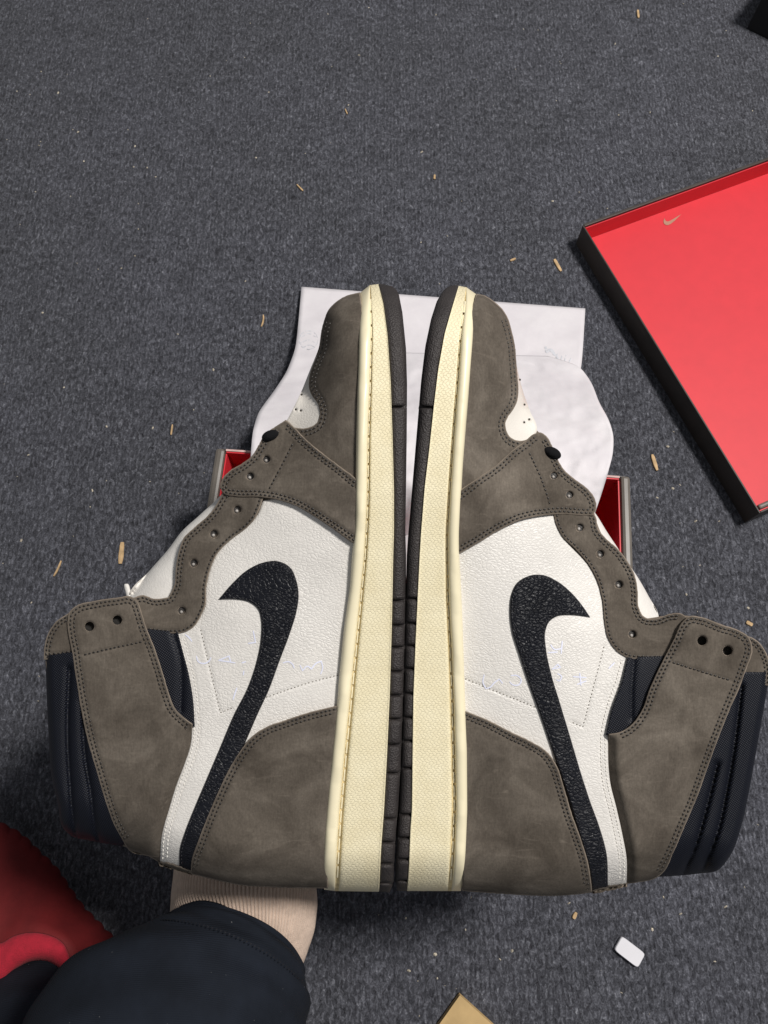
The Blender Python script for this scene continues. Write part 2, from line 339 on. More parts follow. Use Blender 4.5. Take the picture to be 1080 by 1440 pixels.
class Shoe:
    def __init__(self, S, label):
        self.S = S
        hx, hy = S['origin']
        self.o = np.array([(hx - 540) / F * D0, (720 - hy) / F * D0, -D0])
        loc = CAMP + RX @ self.o
        self.root = empty('high_top_sneaker', loc, label, 'sneaker', 'pair of sneakers held sole to sole', (PITCH, 0, 0))
        bl = np.asarray(S['bite'], float)
        cp, cv = [], []
        for y in np.linspace(470, 1190, 11):
            cp.append((ey(bl, y), y)); cv.append(plan((y - 399) / 855) - .0045)
        for x, y, v in S['W']: cp.append((x, y)); cv.append(v)
        self.ev = tps_fit(cp, cv, 0.0005)
        self.toe = curve(S['toe_sil']); self.heel = curve(S['heel_sil'])
        self.tilt = S['tilt']
    def W(self, q):
        b = np.clip(self.ev(q), .012, .06)
        dt = np.clip(dist_poly(q, self.toe) / 62, 0, 1); dh = np.clip(dist_poly(q, self.heel) / 60, 0, 1)
        return b * (.24 + .76 * np.sqrt(1 - (1 - dt) ** 2.0)) * (.20 + .80 * np.sqrt(1 - (1 - dh) ** 2.0))
    def loc(self, q, wv):
        q = np.asarray(q, float); d = D0 - wv
        return np.stack([(q[:, 0] - 540) / F * d - self.o[0], (720 - q[:, 1]) / F * d - self.o[1], wv], 1)
    def back(self, v):
        v = np.array(v); sgn = self.S['side']
        z = np.maximum(v[:, 2], 0); v[:, 0] += sgn * self.tilt * 2 * z; v[:, 1] -= .13 * 2 * z; v[:, 2] = -z
        return v
    def add(self, name, verts, faces, mat, both=True, parent=None, uv=None, kind=None):
        p = parent if parent is not None else self.root
        o = mk(name, verts, faces, mat, p, True, uv)
        if kind: o['kind'] = kind
        if both:
            o2 = mk(name, self.back(verts), [tuple(reversed(f)) for f in faces], mat, p, True, uv)
            if kind: o2['kind'] = kind
        return o
    def panel(self, name, pts, mat, h0, holes=(), grooves=(), gdepth=.0007, gsig=2.0, puff=None, roll=None, step=2.3, sp=2.6, both=True, skirt=.0035, parent=None, wfun=None, jag=0.0, sink=None):
        """a leather piece: outline in pixels draped over the last, with rounded edge and thickness"""
        c = curve(pts, True, step)
        if jag: c = c + rng.normal(0, jag, c.shape)
        area2 = np.sum(c[:, 0] * np.roll(c[:, 1], -1) - np.roll(c[:, 0], -1) * c[:, 1])
        if area2 < 0: c = c[::-1]
        inner = []
        for k in (1.3, 3.0):
            r = offset(c, k, True); r = r[inside(r, c)]; dr = dist_poly(r, c, True); inner.append(r[dr > k * 0.8][::1])
        lo, hi = c.min(0), c.max(0)
        gx, gy = np.meshgrid(np.arange(lo[0], hi[0], sp), np.arange(lo[1], hi[1], sp * .866)); gx = gx + (np.arange(gx.shape[0]) % 2)[:, None] * sp / 2
        g = np.stack([gx.ravel(), gy.ravel()], 1) + rng.uniform(-.15, .15, (gx.size, 2))
        g = g[inside(g, c)]; g = g[dist_poly(g, c, True) > 4.3]
        hp = []
        for (x, y, r) in holes:
            a = np.linspace(0, 2 * np.pi, 17)[:-1]; hp.append(np.stack([x + r * np.cos(a), y + r * np.sin(a)], 1))
            g = g[np.hypot(g[:, 0] - x, g[:, 1] - y) > r + 1.4]
            hp.append(np.stack([x + (r + 1) * np.cos(a + .2), y + (r + 1) * np.sin(a + .2)], 1))
        edges = [(i, (i + 1) % len(c)) for i in range(len(c))]
        allp = [c]; n = len(c)
        for i, h in enumerate(hp):
            if i % 2 == 0: edges += [(n + k, n + (k + 1) % 16) for k in range(16)]
            allp.append(h); n += 16
        allp += inner + [g]; allp = np.vstack(allp)
        vs, es, fs, ov, oe, of = delaunay_2d_cdt([Vector(p) for p in allp], edges, [], 0, 1e-5)
        q = np.array([tuple(v) for v in vs]); tri = np.array([f for f in fs if len(f) == 3])
        cen = q[tri].mean(1); ok = inside(cen, c)
        for (x, y, r) in holes: ok &= np.hypot(cen[:, 0] - x, cen[:, 1] - y) > r * .97
        tri = tri[ok]
        d = dist_poly(q, c, True)
        for (x, y, r) in holes: d = np.minimum(d, np.abs(np.hypot(q[:, 0] - x, q[:, 1] - y) - r))
        e = np.clip(d / 2.6, 0, 1)
        h = h0 * (0.45 + 0.55 * np.sqrt(1 - (1 - e) ** 2)) if h0 < .003 else h0 - .0012 * (1 - np.sqrt(1 - (1 - e) ** 2))
        for gl in grooves: h = h - gdepth * np.exp(-(dist_poly(q, gl) / gsig) ** 2)
        if puff:
            dm = np.full(len(q), 1e9)
            for gl in puff[0]: dm = np.minimum(dm, dist_poly(q, gl))
            h = h + puff[1] * np.sqrt(1 - (1 - np.clip(dm / puff[2], 0, 1)) ** 2)
        if roll:
            dr = np.clip(dist_poly(q, roll[0]) / roll[1], 0, 1); h = h - roll[2] * (1 - np.sqrt(1 - (1 - dr) ** 2))
        if sink is not None: h = h - (h0 - .0004) * np.exp(-(dist_poly(q, sink[0]) / sink[1]) ** 2)
        base = (wfun or self.W)(q)
        # skirt round every open edge
        from collections import Counter
        ec = Counter()
        for a, b2, c3 in tri:
            for u, w2 in ((a, b2), (b2, c3), (c3, a)): ec[(min(u, w2), max(u, w2))] += 1
        bd = [(u, w2) for a, b2, c3 in tri for u, w2 in ((a, b2), (b2, c3), (c3, a)) if ec[(min(u, w2), max(u, w2))] == 1]
        bi = sorted({i for e2 in bd for i in e2}); mp = {i: len(q) + k for k, i in enumerate(bi)}
        top = np.maximum(base + h, .0003); low = top[bi] - skirt
        closed = np.minimum(dist_poly(q[bi], self.toe), dist_poly(q[bi], self.heel)) < 3.5
        low = np.maximum(np.where(closed, 0, low), 0)
        v = self.loc(q, top); v = np.vstack([v, v[bi], self.loc(q[bi], low)]); nb = len(bi)
        # image y points down: flip winding so the outside faces the lens
        t = [tuple(f) for f in tri]
        a, b2, c3 = v[t[0][0]], v[t[0][1]], v[t[0][2]]
        flip = np.cross(b2 - a, c3 - a)[2] < 0
        t = [tuple(reversed(f)) for f in t] if flip else t
        for u, w2 in bd:
            f = (mp[u], mp[u] + nb, mp[w2] + nb, mp[w2])
            t.append(f if flip is False else tuple(reversed(f)))
        ob = self.add(name, v, t, mat, both, parent)
        if mat is M['nubuck']:
            ob.data.materials.append(M['raw']); mi = [0] * len(tri) + [1] * (len(t) - len(tri))
            rim = d[tri].max(1) < 1.5
            for k in np.nonzero(rim)[0]: mi[k] = 1
            ob.data.polygons.foreach_set('material_index', mi)
        return ob
    def stitches(self, lines, h, mat, parent, L=4.5, gap=1.6, wd=1.05, name='stitching', slant=0.0, hh=None):
        vs, fs = [], []
        for ln in lines:
            c = spaced(ln, L + gap); dn = np.gradient(c, axis=0); dn /= np.linalg.norm(dn, axis=1)[:, None] + 1e-9
            wv = self.W(c) + h
            for i in range(len(c)):
                p, t = c[i] + rng.normal(0, .12, 2), dn[i]; a = slant + rng.normal(0, .06); t = np.array([t[0] * math.cos(a) - t[1] * math.sin(a), t[0] * math.sin(a) + t[1] * math.cos(a)])
                nn = np.array([-t[1], t[0]]); l = L / 2 * rng.uniform(.88, 1.08)
                prof = [(-l, 0, -.45), (-l * .55, -wd, 0), (-l * .55, 0, .5), (-l * .55, wd, 0), (l * .55, -wd, 0), (l * .55, 0, .5), (l * .55, wd, 0), (l, 0, -.45)]
                q = np.array([p + t * u + nn * n2 for u, n2, z in prof]); zz = np.array([z for _, _, z in prof]) * .00042 + wv[i]
                b = len(vs); vs += list(self.loc(q, zz))
                fs += [(b, b+2, b+1), (b, b+3, b+2), (b+1, b+2, b+5, b+4), (b+2, b+3, b+6, b+5), (b+7, b+4, b+5), (b+7, b+5, b+6)]
        o = mk(name, vs, fs, mat, parent, True); o['kind'] = 'stuff'
        return o
    def disc(self, name, x, y, r, wv, mat, ry=None, ang=0.0, dome=0.0, parent=None):
        n = 20; ry = ry or r; vs = [(x, y, dome)]; fs = []
        for k, rr in ((0, .6), (1, 1.0)):
            for i in range(n):
                a = 2 * math.pi * i / n; u, v2 = r * rr * math.cos(a), ry * rr * math.sin(a)
                vs.append((x + u * math.cos(ang) - v2 * math.sin(ang), y + u * math.sin(ang) + v2 * math.cos(ang), dome * (1 - rr ** 2) if rr < 1 else -.0006 if dome else 0))
        for i in range(n):
            j = (i + 1) % n; fs.append((0, 1 + j, 1 + i)); fs.append((1 + i, 1 + j, 1 + n + j, 1 + n + i))
        q = np.array([v2[:2] for v2 in vs]); z = np.array([v2[2] for v2 in vs])
        return self.add(name, self.loc(q, wv + z), fs, mat, False, parent)
    def ribbon(self, name, lines, h, width, mat, parent):
        vs, fs = [], []
        for ln in lines:
            c = curve(ln, False, 1.5, 80); nn = normals2(c, False)
            wd = width * (0.75 + 0.35 * np.sin(np.linspace(0.2, 2.9, len(c))))[:, None]
            l, r = c + nn * wd, c - nn * wd
            b = len(vs); n = len(c)
            vs += list(self.loc(l, self.W(l) + h)) + list(self.loc(r, self.W(r) + h))
            fs += [(b + i, b + i + 1, b + n + i + 1, b + n + i) for i in range(n - 1)]
        return mk(name, vs, fs, mat, parent)

    # ---- rubber sole
    def sole(self):
        S = self.S; n = 340
        k = np.linspace(0, 1, n); s = 0.5 * k + 0.5 * (1 - np.cos(np.pi * k)) / 2
        def line(key):
            p = np.asarray(S[key], float); y = p[0, 1] + s * (p[-1, 1] - p[0, 1])
            # smooth interpolation over y
            x = np.interp(y, p[:, 1], p[:, 0]); xs = x.copy()
            for _ in range(6): xs[1:-1] = (xs[:-2] + 2 * xs[1:-1] + xs[2:]) / 4
            return np.stack([xs, y], 1)
        A, B, C, D = (line(x) for x in ('bite', 'groove', 'border', 'outer'))
        P = plan(s)
        def strip(name, prof, mat, l0, l1, uvs=False, wav=None):
            rows, uv = [], []
            for t, dz in prof:
                q = l0 + (l1 - l0) * t
                z = np.maximum(P + dz * np.minimum(1, P / .02), 0) if dz < 0 else P + dz * np.minimum(1, P / .02)
                if wav is not None: z = z + wav * np.minimum(1, P / .02) * math.sin(math.pi * t)
                rows.append(self.loc(q, z)); uv.append(np.stack([np.hypot(*(l1 - l0).T) * t, q[:, 1]], 1))
            m = len(rows); v = np.vstack(rows); fs = []
            for i in range(m - 1):
                for j in range(n - 1): fs.append((i*n+j, i*n+j+1, (i+1)*n+j+1, (i+1)*n+j))
            if S['side'] > 0: fs = [tuple(reversed(f)) for f in fs]
            return self.add(name, v, fs, mat, True, None, np.vstack(uv) if uvs else None)
        wv = .0003 * np.interp(np.arange(n), np.arange(0, n, 9), rng.normal(0, 1, len(np.arange(0, n, 9))))
        lip = [(0, -.007), (.0, -.002), (.06, .0004), (.15, .0014), (.28, .0021), (.42, .0024), (.58, .0024), (.74, .0021), (.88, .0014), (.96, .0002), (1.0, -.0016)]
        strip('midsole_lip', lip, M['lip'], A, B, wav=wv)
        B2 = B + (C - B) * .085
        strip('stitch_channel', [(0, -.0016), (.5, -.0022), (1, -.0012)], M['cthread'], B, B2)
        wall = [(0, -.0014), (.012, -.0002), (.035, .0004)] + [(t, .0004) for t in np.linspace(.1, .92, 9)] + [(.965, .0005), (.985, .0009), (1.0, .0004), (1.0, -.002)]
        strip('midsole_wall', wall, M['wall'], B2, C, True)
        # thread lying in the channel: long even stitches
        mid = B + (C - B) * .035
        vs, fs = [], []
        c = spaced(mid[(s > .02) & (s < .975)], 19.5); tn = np.gradient(c, axis=0); tn /= np.linalg.norm(tn, axis=1)[:, None]
        for i in range(len(c)):
            m2 = 9
            for seg in range(m2):
                u0 = -8 + 16 * seg / (m2 - 1); q = c[i] + tn[i] * u0; nn = np.array([-tn[i][1], tn[i][0]])
                zz = float(plan((q[1] - 399) / 855)); bow = math.sqrt(max(0, 1 - (u0 / 8.4) ** 2))
                for wq, zq in ((-1.25, -.0011), (0, .0002), (1.25, -.0011)):
                    vs.append(self.loc((q + nn * wq)[None], np.array([max(0, zz - .0013 + (zq + .0006) * bow)]))[0])
            b = len(vs) - 3 * m2
            for seg in range(m2 - 1):
                for r in range(2): fs.append((b+seg*3+r, b+seg*3+r+1, b+seg*3+3+r+1, b+seg*3+3+r))
        o = mk('sole_stitching', vs, fs, M['lip'], self.root); o['kind'] = 'stuff'
        # outsole core (recessed), closed across the bottom
        E2 = D + (C - D) * .06
        f0 = self.loc(C, np.maximum(P - .0025, 0)); f1 = self.loc(E2, np.maximum(P - .003, 0))
        b0, b1 = self.back(f0), self.back(f1)
        v = np.vstack([f0, f1, b1, b0]); fs = []
        for r in range(3):
            for j in range(n - 1): fs.append((r*n+j, r*n+j+1, (r+1)*n+j+1, (r+1)*n+j))
        mk('outsole_core', v, fs, M['tread'], self.root)
        # insole board that closes the top of the sole
        f0 = self.loc(A, np.maximum(P - .006, 0)); b0 = self.back(f0)
        mk('insole_board', np.vstack([f0, b0]), [(j, j+1, n+j+1, n+j) for j in range(n - 1)], M['sail'], self.root)
        # tread blocks
        gy = [398.0] + S['gaps'] + [1255.5]
        yc = C[:, 1]
        for a, b in zip(gy[:-1], gy[1:]):
            a2, b2 = a + (1.0 if a > 399 else 0), b - (1.0 if b < 1250 else 0)
            na = max(8, int((b2 - a2) / 4)); aa = np.linspace(0, 1, na)
            aa = 0.5 * aa + 0.5 * (1 - np.cos(np.pi * aa)) / 2
            yy = a2 + aa * (b2 - a2); ss = np.clip((yy - 399) / 855, 0, 1)
            def li(key):
                p = np.asarray(S[key], float); y0, y1 = p[0, 1], p[-1, 1]; yq = y0 + ss * (y1 - y0)
                X = np.interp(yq, p[:, 1], p[:, 0])
                return np.stack([X, yq], 1)
            Cq, Dq = li('border'), li('outer'); Pq = plan(ss); mr = np.minimum(1, Pq / .02)
            de = np.minimum((yy - a2), (b2 - yy)); ed = np.sqrt(1 - (1 - np.clip(de / 2.6, 0, 1)) ** 2)
            if a < 399: ed = np.maximum(ed, np.where(yy < 460, 1, 0))
            if b > 1254: ed = np.maximum(ed, np.where(yy > 1247, 1, 0))
            rows = []
            for t, dz in ((0, -.004), (.0, -.0008), (.10, .0004), (.3, .0007), (.55, .0004), (.75, -.0004), (.88, -.0018), (.95, -.0034), (1.0, -.0065), (1.0, -.012)):
                q = Cq + (Dq - Cq) * t
                z = np.maximum(Pq + (dz - .0020 * (1 - ed)) * mr, 0); rows.append(self.loc(q, z))
            m = len(rows)
            # end caps
            v = np.vstack(rows); fs = []
            for i in range(m - 1):
                for j in range(na - 1): fs.append((i*na+j, i*na+j+1, (i+1)*na+j+1, (i+1)*na+j))
            low = np.vstack([np.stack([r[0] for r in rows]) - [0, 0, .006], np.stack([r[-1] for r in rows]) - [0, 0, .006]]); low[:, 2] = np.maximum(low[:, 2], 0)
            base = len(v); v = np.vstack([v, low])
            for i in range(m - 1):
                fs.append((i*na, (i+1)*na, base+i+1, base+i)); fs.append(((i+1)*na-1, base+m+i, base+m+i+1, (i+2)*na-1))
            if S['side'] > 0: fs = [tuple(reversed(f)) for f in fs]
            self.add('tread_block', v, fs, M['tread'], True)

    def build(self):
        S = self.S; pn = self.panel
        self.sole()
        def edge(key, a, b, offs):
            """open stretch of a panel's outline, offset inward"""
            pts = S[key]; full = curve(pts, True); n = len(pts)
            idx = [(a + k) % n for k in range(((b - a) % n) + 1)]
            c = curve([pts[i] for i in idx], False)
            out = []
            for d in offs:
                cc = offset(c, d); 
                if inside(cc[len(cc)//2:len(cc)//2+1], full)[0] == False: cc = offset(c, -d)
                # drop loops and points that came too close to the edge
                ok = (dist_poly(cc, full, True) > abs(d) * .9) & inside(cc, full); out.append(cc[ok])
            return out
        # inner body
        pn('upper_body', S['core'], M['nubuck'], .0004, sp=5, step=4, skirt=.006)
        # tongue
        tg = curve(S['tongue_edge'])
        def wt(q): return .006 + .016 * np.sqrt(1 - (1 - np.clip(dist_poly(q, tg) / 55, 0, 1)) ** 2)
        pn('tongue', S['tongue'], M['tongue'], .001, sp=4, step=3, wfun=wt, skirt=.007)
        # padded ankle collar
        ribs = [curve(r) for r in S['ribs']]; ed = [curve(S['collar_edge'])]
        cl = pn('ankle_collar', S['collar'], M['nylon'], .0010, puff=(ribs + ed, .0044, 11), roll=(ed[0], 11, .004), grooves=[], sp=2.6, skirt=.006)
        self.stitches([ribs[0], ribs[1]] + [offset(ed[0], S['side'] * 4.5)], .0013, M['kthread'], cl, 3.8, 1.8, .8)
        cf = pn('ankle_gusset', S['gusset'], M['nylon'], .0008, puff=([curve(S['gusset_rib'])], .0026, 11), sp=2.8, skirt=.004)
        self.stitches([curve(S['gusset_rib'])], .0011, M['kthread'], cf, 3.6, 1.6, .5)
        # vamp under the toe overlay
        vp = pn('vamp', S['vamp'], M['vamp'], .0010, holes=[(x, y, 1.5) for x, y in S['perf']], sp=2.6)
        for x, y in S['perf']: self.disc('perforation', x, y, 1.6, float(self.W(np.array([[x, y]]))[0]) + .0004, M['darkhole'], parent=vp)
        # white quarter
        qe = edge('quarter', *S['q_st'], [3.6, 9.6])
        gd = [curve(g, False, 2.3, 40) for g in S['guides']]
        qt = pn('quarter_panel', S['quarter'], M['white'], .0014, grooves=gd + qe, gdepth=.0004, gsig=1.8)
        self.stitches(qe, .0015, M['wthread'], qt, 3.8, 1.7, .75)
        self.stitches(gd, .0014, M['gthread'], qt, 2.6, 2.6, .6, 'guide_stitching')
        self.ribbon('printed_script', S['script'], .0016, .85, M['ink'], qt)
        # toe overlay
        te = edge('toe', *S['toe_st'], [4.0, 9.0])
        tp = pn('toe_overlay', S['toe'], M['nubuck'], .0026, grooves=te, jag=.12)
        self.stitches(te, .0026, M['bthread'], tp)
        # hooked side emblem
        sg = edge('emblem', *S['em_st1'], [3.2]) + edge('emblem', *S['em_st2'], [3.2])
        sw = pn('side_emblem', S['emblem'], M['black'], .0032, grooves=sg, gdepth=.0005)
        self.stitches(sg, .0030, M['kthread'], sw, 3.4, 1.6, .5)
        # heel overlay
        he = edge('heel', *S['heel_st'], [4.5, 9.5])
        hp = pn('heel_overlay', S['heel_o'] if 'heel_o' in S else S['heel'], M['nubuck'], .0048, grooves=he, jag=.12)
        self.stitches(he, .0048, M['bthread'], hp)
        # heel tab strip at the back seam
        pn('back_seam', S['seam'], M['nubuck'], .0036, sp=2.0, jag=.4)
        # lower eyestay
        ee = edge('eyestay', *S['eye_out'], [3.6, 8.0]) + edge('eyestay', *S['eye_in'], [4.0])
        es = pn('eyestay', S['eyestay'], M['nubuck'], .0032, grooves=ee, holes=[(x, y, 5.4) for x, y in S['eyes_low']], jag=.12, skirt=.004)
        self.stitches(ee, .0032, M['bthread'], es)
        # front strap
        st = edge('strap', *S['strap_a'], [4.2, 9.0]) + edge('strap', *S['strap_b'], [4.0, 8.4])
        sl = [curve(S['strap_line'])]
        sp_ = pn('forefoot_strap', S['strap'], M['nubuck'], .0048, grooves=st + sl, holes=[(x, y, 5.0) for x, y in S['eyes_top']], jag=.12, skirt=.004)
        self.stitches(st + sl, .0048, M['bthread'], sp_)
        # collar tip and ankle strap
        ce = edge('tip', *S['tip_st'], [3.4, 7.6])
        ct = pn('collar_tip', S['tip'], M['nubuck'], .0034, grooves=ce, jag=.12, skirt=.006)
        self.stitches(ce, .0034, M['bthread'], ct)
        ae = edge('ankle', *S['ank_a'], [4.2, 9.2]); al = [curve(S['ank_line'])]
        an = pn('ankle_strap', S['ankle'], M['nubuck'], .0062, grooves=ae + al, sink=(curve(S['sink']), 9.0), holes=[(x, y, 6.6) for x, y in S['eyes_ank']], jag=.12, skirt=.0045)
        self.stitches(ae + al, .0062, M['bthread'], an)
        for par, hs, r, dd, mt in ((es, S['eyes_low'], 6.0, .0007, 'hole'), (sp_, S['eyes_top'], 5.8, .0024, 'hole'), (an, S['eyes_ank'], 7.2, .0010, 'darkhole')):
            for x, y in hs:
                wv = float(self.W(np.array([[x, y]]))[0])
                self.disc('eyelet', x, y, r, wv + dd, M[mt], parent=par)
                if mt == 'hole': self.disc('tongue_glint', x - 1.0, y + 1.6, r * .4, wv + dd + .0004, M['glint'], dome=.0002, parent=par)  # small pale disc: glint off the tongue inside the hole, painted as colour
        # lace end plugged into the top eyelet
        x, y, rx, ry, an2 = S['lace']
        wv = float(self.W(np.array([[x, y]]))[0])
        o = self.disc('lace', x, y, rx, wv + .0058, M['lace'], ry, an2, .0022)
        x, y = S['aglet']
        if x:
            vs = []
            for j, (px, py, r) in enumerate(((x + 4, y + 16, 4.2), (x, y, 4.0), (x - .3, y - 3, 2.6))):
                for i in range(10):
                    a = 2 * math.pi * i / 10; vs.append(self.loc(np.array([[px + r * math.cos(a), py]]), np.array([.008 + r * math.sin(a) * .00035]))[0])
            mk('lace_end', vs, [(j*10+i, j*10+(i+1) % 10, j*10+10+(i+1) % 10, j*10+10+i) for j in range(2) for i in range(10)] + [tuple(range(20, 30))], M['tongue'], self.root)

SL = dict(side=-1, tilt=0.0, origin=(500, 1254),
 bite=[(506,412),(505,465),(503,540),(501,615),(500,690),(499,747),(495,780),(492,827),(484,880),(476,960),(475,980),(467.5,1055),(459,1140),(456,1180),(453,1236),(456,1251)],
 groove=[(520,401),(522,465),(520,540),(517.5,615),(516,715),(512.5,780),(502.5,880),(492.5,980),(484,1067),(477.5,1140),(475,1180),(471,1253)],
 border=[(532,399.5),(539,427),(545,472),(549.5,540),(552,615),(554,690),(554,747),(553,780),(551,880),(548,980),(544,1067),(540,1140),(536,1192),(533,1254)],
 outer=[(534,399),(550,401.5),(557,407),(561,414),(566,440),(571,490),(572.5,540),(572,615),(571,690),(570,747),(571,780),(571,855),(570,930),(567.5,1005),(564.5,1080),(560.5,1140),(558,1165),(555,1217),(554,1240),(548,1255)],
 gaps=[572,844,879,910,944,977.5,1011,1047,1087,1151,1184,1214,1241],
 W=[(316,695,.022),(404,591,.021),(373,610,.021),(340,652,.021),(308,703,.021),(252,773,.022),(237,840,.025),(183,839,.030),(97,863,.031),(62,915,.030),(65,960,.031),(73,1093,.031),(88,1163,.031),(390,703,.033),(300,850,.032),(370,880,.0365),(270,1000,.034),(150,950,.034),(180,1100,.034),(300,1100,.0355),(350,1210,.036),(225,1210,.034),(130,1180,.032),(470,500,.041),(440,600,.032),(456,450,.038)],
 toe_sil=[(506,411),(487,416),(472,425),(461,437),(456,450),(452,465),(449,490),(442,507),(434,525),(424,550)],
 heel_sil=[(456,1252),(378,1248),(340,1246),(300,1238),(268,1229),(225,1215),(203,1203),(183,1197),(127,1183),(100,1176)],
 core=[(506,411),(487,416),(472,425),(461,437),(456,450),(452,465),(448,490),(441,508),(434,525),(424,550),(412,575),(404,590),(377,612),(363,632),(352,645),(325,664),(314,680),(312,695),(299,722),(275,744),(260,760),(250,800),(247,823),(237,842),(200,842),(168,843),(107,855),(82,876),(66,908),(67,960),(70,1027),(75,1093),(84,1133),(90,1160),(101,1174),(127,1181),(170,1189),(203,1201),(225,1213),(268,1228),(300,1236),(340,1244),(378,1247),(460,1249),(462,1180),(474,1060),(482,980),(500,800),(506,690),(509,540),(510,440)],
 tongue_edge=[(318,690),(307,700),(280,725),(255,748),(237,772),(210,803),(182,839)],
 tongue=[(322,684),(307,700),(280,725),(255,748),(237,772),(210,803),(182,839),(186,856),(240,862),(275,800),(300,750),(335,710)],
 collar_edge=[(64,925),(65,960),(68,1027),(73,1093),(82,1133),(88,1163),(100,1175),(127,1182)],
 collar=[(64,922),(65,960),(68,1027),(73,1093),(82,1133),(88,1163),(100,1175),(127,1182),(172,1190),(178,1183),(150,1110),(128,1030),(115,960),(108,916)],
 ribs=[[(98,940),(95,1030),(98,1093),(105,1165),(108,1180)],[(116,987),(120,1067),(128,1117),(134,1165),(140,1186)]],
 gusset=[(205,884),(250,888),(257,915),(266,950),(272,987),(274,1022),(256,1016),(236,985),(218,935)],
 gusset_rib=[(243,890),(253,925),(255,960),(254,1000)],
 vamp=[(449,492),(441,508),(434,525),(424,550),(412,575),(403,592),(418,610),(440,608),(456,592),(458,572),(446,556),(446,530),(456,500)],
 perf=[(416,576),(423,577.5),(424,555)],
 quarter=[(370,704),(362,724),(340,745),(306,776),(290,820),(284,862),(262,884),(247,890),(253,913),(262,947),(268,987),(270,1017),(268,1047),(260,1073),(247,1107),(237,1140),(228,1173),(225,1213),(262,1222),(290,1140),(330,1060),(400,1020),(480,1000),(484,935),(500,810),(506,760),(440,715),(400,700)],
 q_st=(7,17),
 guides=[[(282,884),(310,1002),(326,996)],[(373,981),(425,963),(480,948)]],
 script=[[(x/4.154+240, y/4.154+860) for x, y in l] for l in ([(85,135),(105,150),(125,175)],[(150,260),(162,292),(195,303),(222,292),(236,268)],[(345,258),(280,285),(330,292),(378,300)],[(340,262),(352,296)],[(482,112),(490,150),(495,182)],[(452,186),(498,180)],[(415,300),(440,292)],[(428,345),(424,372)],[(388,445),(375,480),(364,516)],[(655,300),(690,293),(715,312),(722,332)],[(755,312),(770,346),(800,320),(822,336),(850,302),(880,290),(888,330),(876,366)])],
 toe=[(506,411),(487,416),(472,425),(461,437),(456,450),(452,465),(449,490),(441,510),(435,530),(434.5,545),(439,557),(445,565),(449,575),(449,585),(445,595),(437,600),(427,602.5),(413,601),(420,616),(450,646),(480,668),(506,690),(509,560),(510,440)],
 toe_st=(4,17),
 emblem=[(307,843),(327,820),(347,802),(370,791),(390,789),(407,797),(417,817),(420,837),(417,860),(408,890),(393,930),(377,973),(363,1003),(346,1042),(318,1100),(296,1158),(282,1200),(276,1226),(252,1218),(253,1193),(260,1170),(273,1137),(290,1097),(310,1050),(330,1003),(347,970),(360,933),(367,895),(367,872),(363,857),(353,848),(333,843)],
 em_st1=(0,13), em_st2=(18,31),
 heel=[(479,991),(430,1003),(400,1013),(373,1023),(353,1037),(340,1053),(323,1080),(307,1113),(290,1153),(277,1187),(270,1207),(268,1229),(300,1237),(340,1245),(378,1247.5),(461,1249.5),(463,1180),(472,1080)],
 heel_st=(0,11),
 seam=[(222,1211),(238,1214),(268,1224),(270,1231),(240,1222),(224,1217)],
 eyestay=[(316,688),(308,703),(297,720),(273,742),(258,757),(252,773),(247,800),(245,823),(237,840),(217,842),(200,837),(186,841),(190,870),(207,888),(240,891),(260,889),(273,881),(283,865),(289,850),(290,827),(295,803),(305,780),(327,757),(347,742),(358,730),(366,713),(372,695)],
 eye_out=(0,11), eye_in=(13,26),
 eyes_low=[(334,717),(301,751),(273,792),(256,859)],
 strap=[(402,590.5),(415,602),(430,617.5),(452,636),(477,655),(506,679),(506,768),(497,764),(470,745),(443,727),(417,712),(390,703),(363,699),(330,698),(316,695),(310,687),(312,675),(322,663),(340,652),(355,640),(363,627),(373,610),(387,600)],
 strap_a=(0,5), strap_b=(7,22), strap_line=[(412,623),(396,655),(379,687)],
 eyes_top=[(375,646),(352,670)],
 lace=(380,613,12.5,8,-0.35), aglet=(178,824),
 tip=[(97,862),(80,873),(68,890),(62,913),(61.5,928),(84,926),(112,921),(112,880)],
 tip_st=(0,6),
 ankle=[(95,872),(98,860),(107,852),(133,845),(167,840),(183,838.5),(193,845),(198,857),(205,880),(217,910),(228,943),(237,973),(247,997),(260,1010),(271,1018),(268,1047),(260,1073),(247,1107),(237,1140),(228,1173),(225,1206),(203,1203),(183,1197),(173,1183),(160,1160),(150,1133),(137,1090),(123,1040),(112,987),(105,943),(100,910),(96,890)],
 ank_a=(23,46), ank_line=[(117,921),(160,911),(203,902)],
 sink=[(270,1030),(268,1047),(260,1073),(247,1107),(237,1140),(228,1173),(225,1213)],
 eyes_ank=[(126,881),(165,872)])
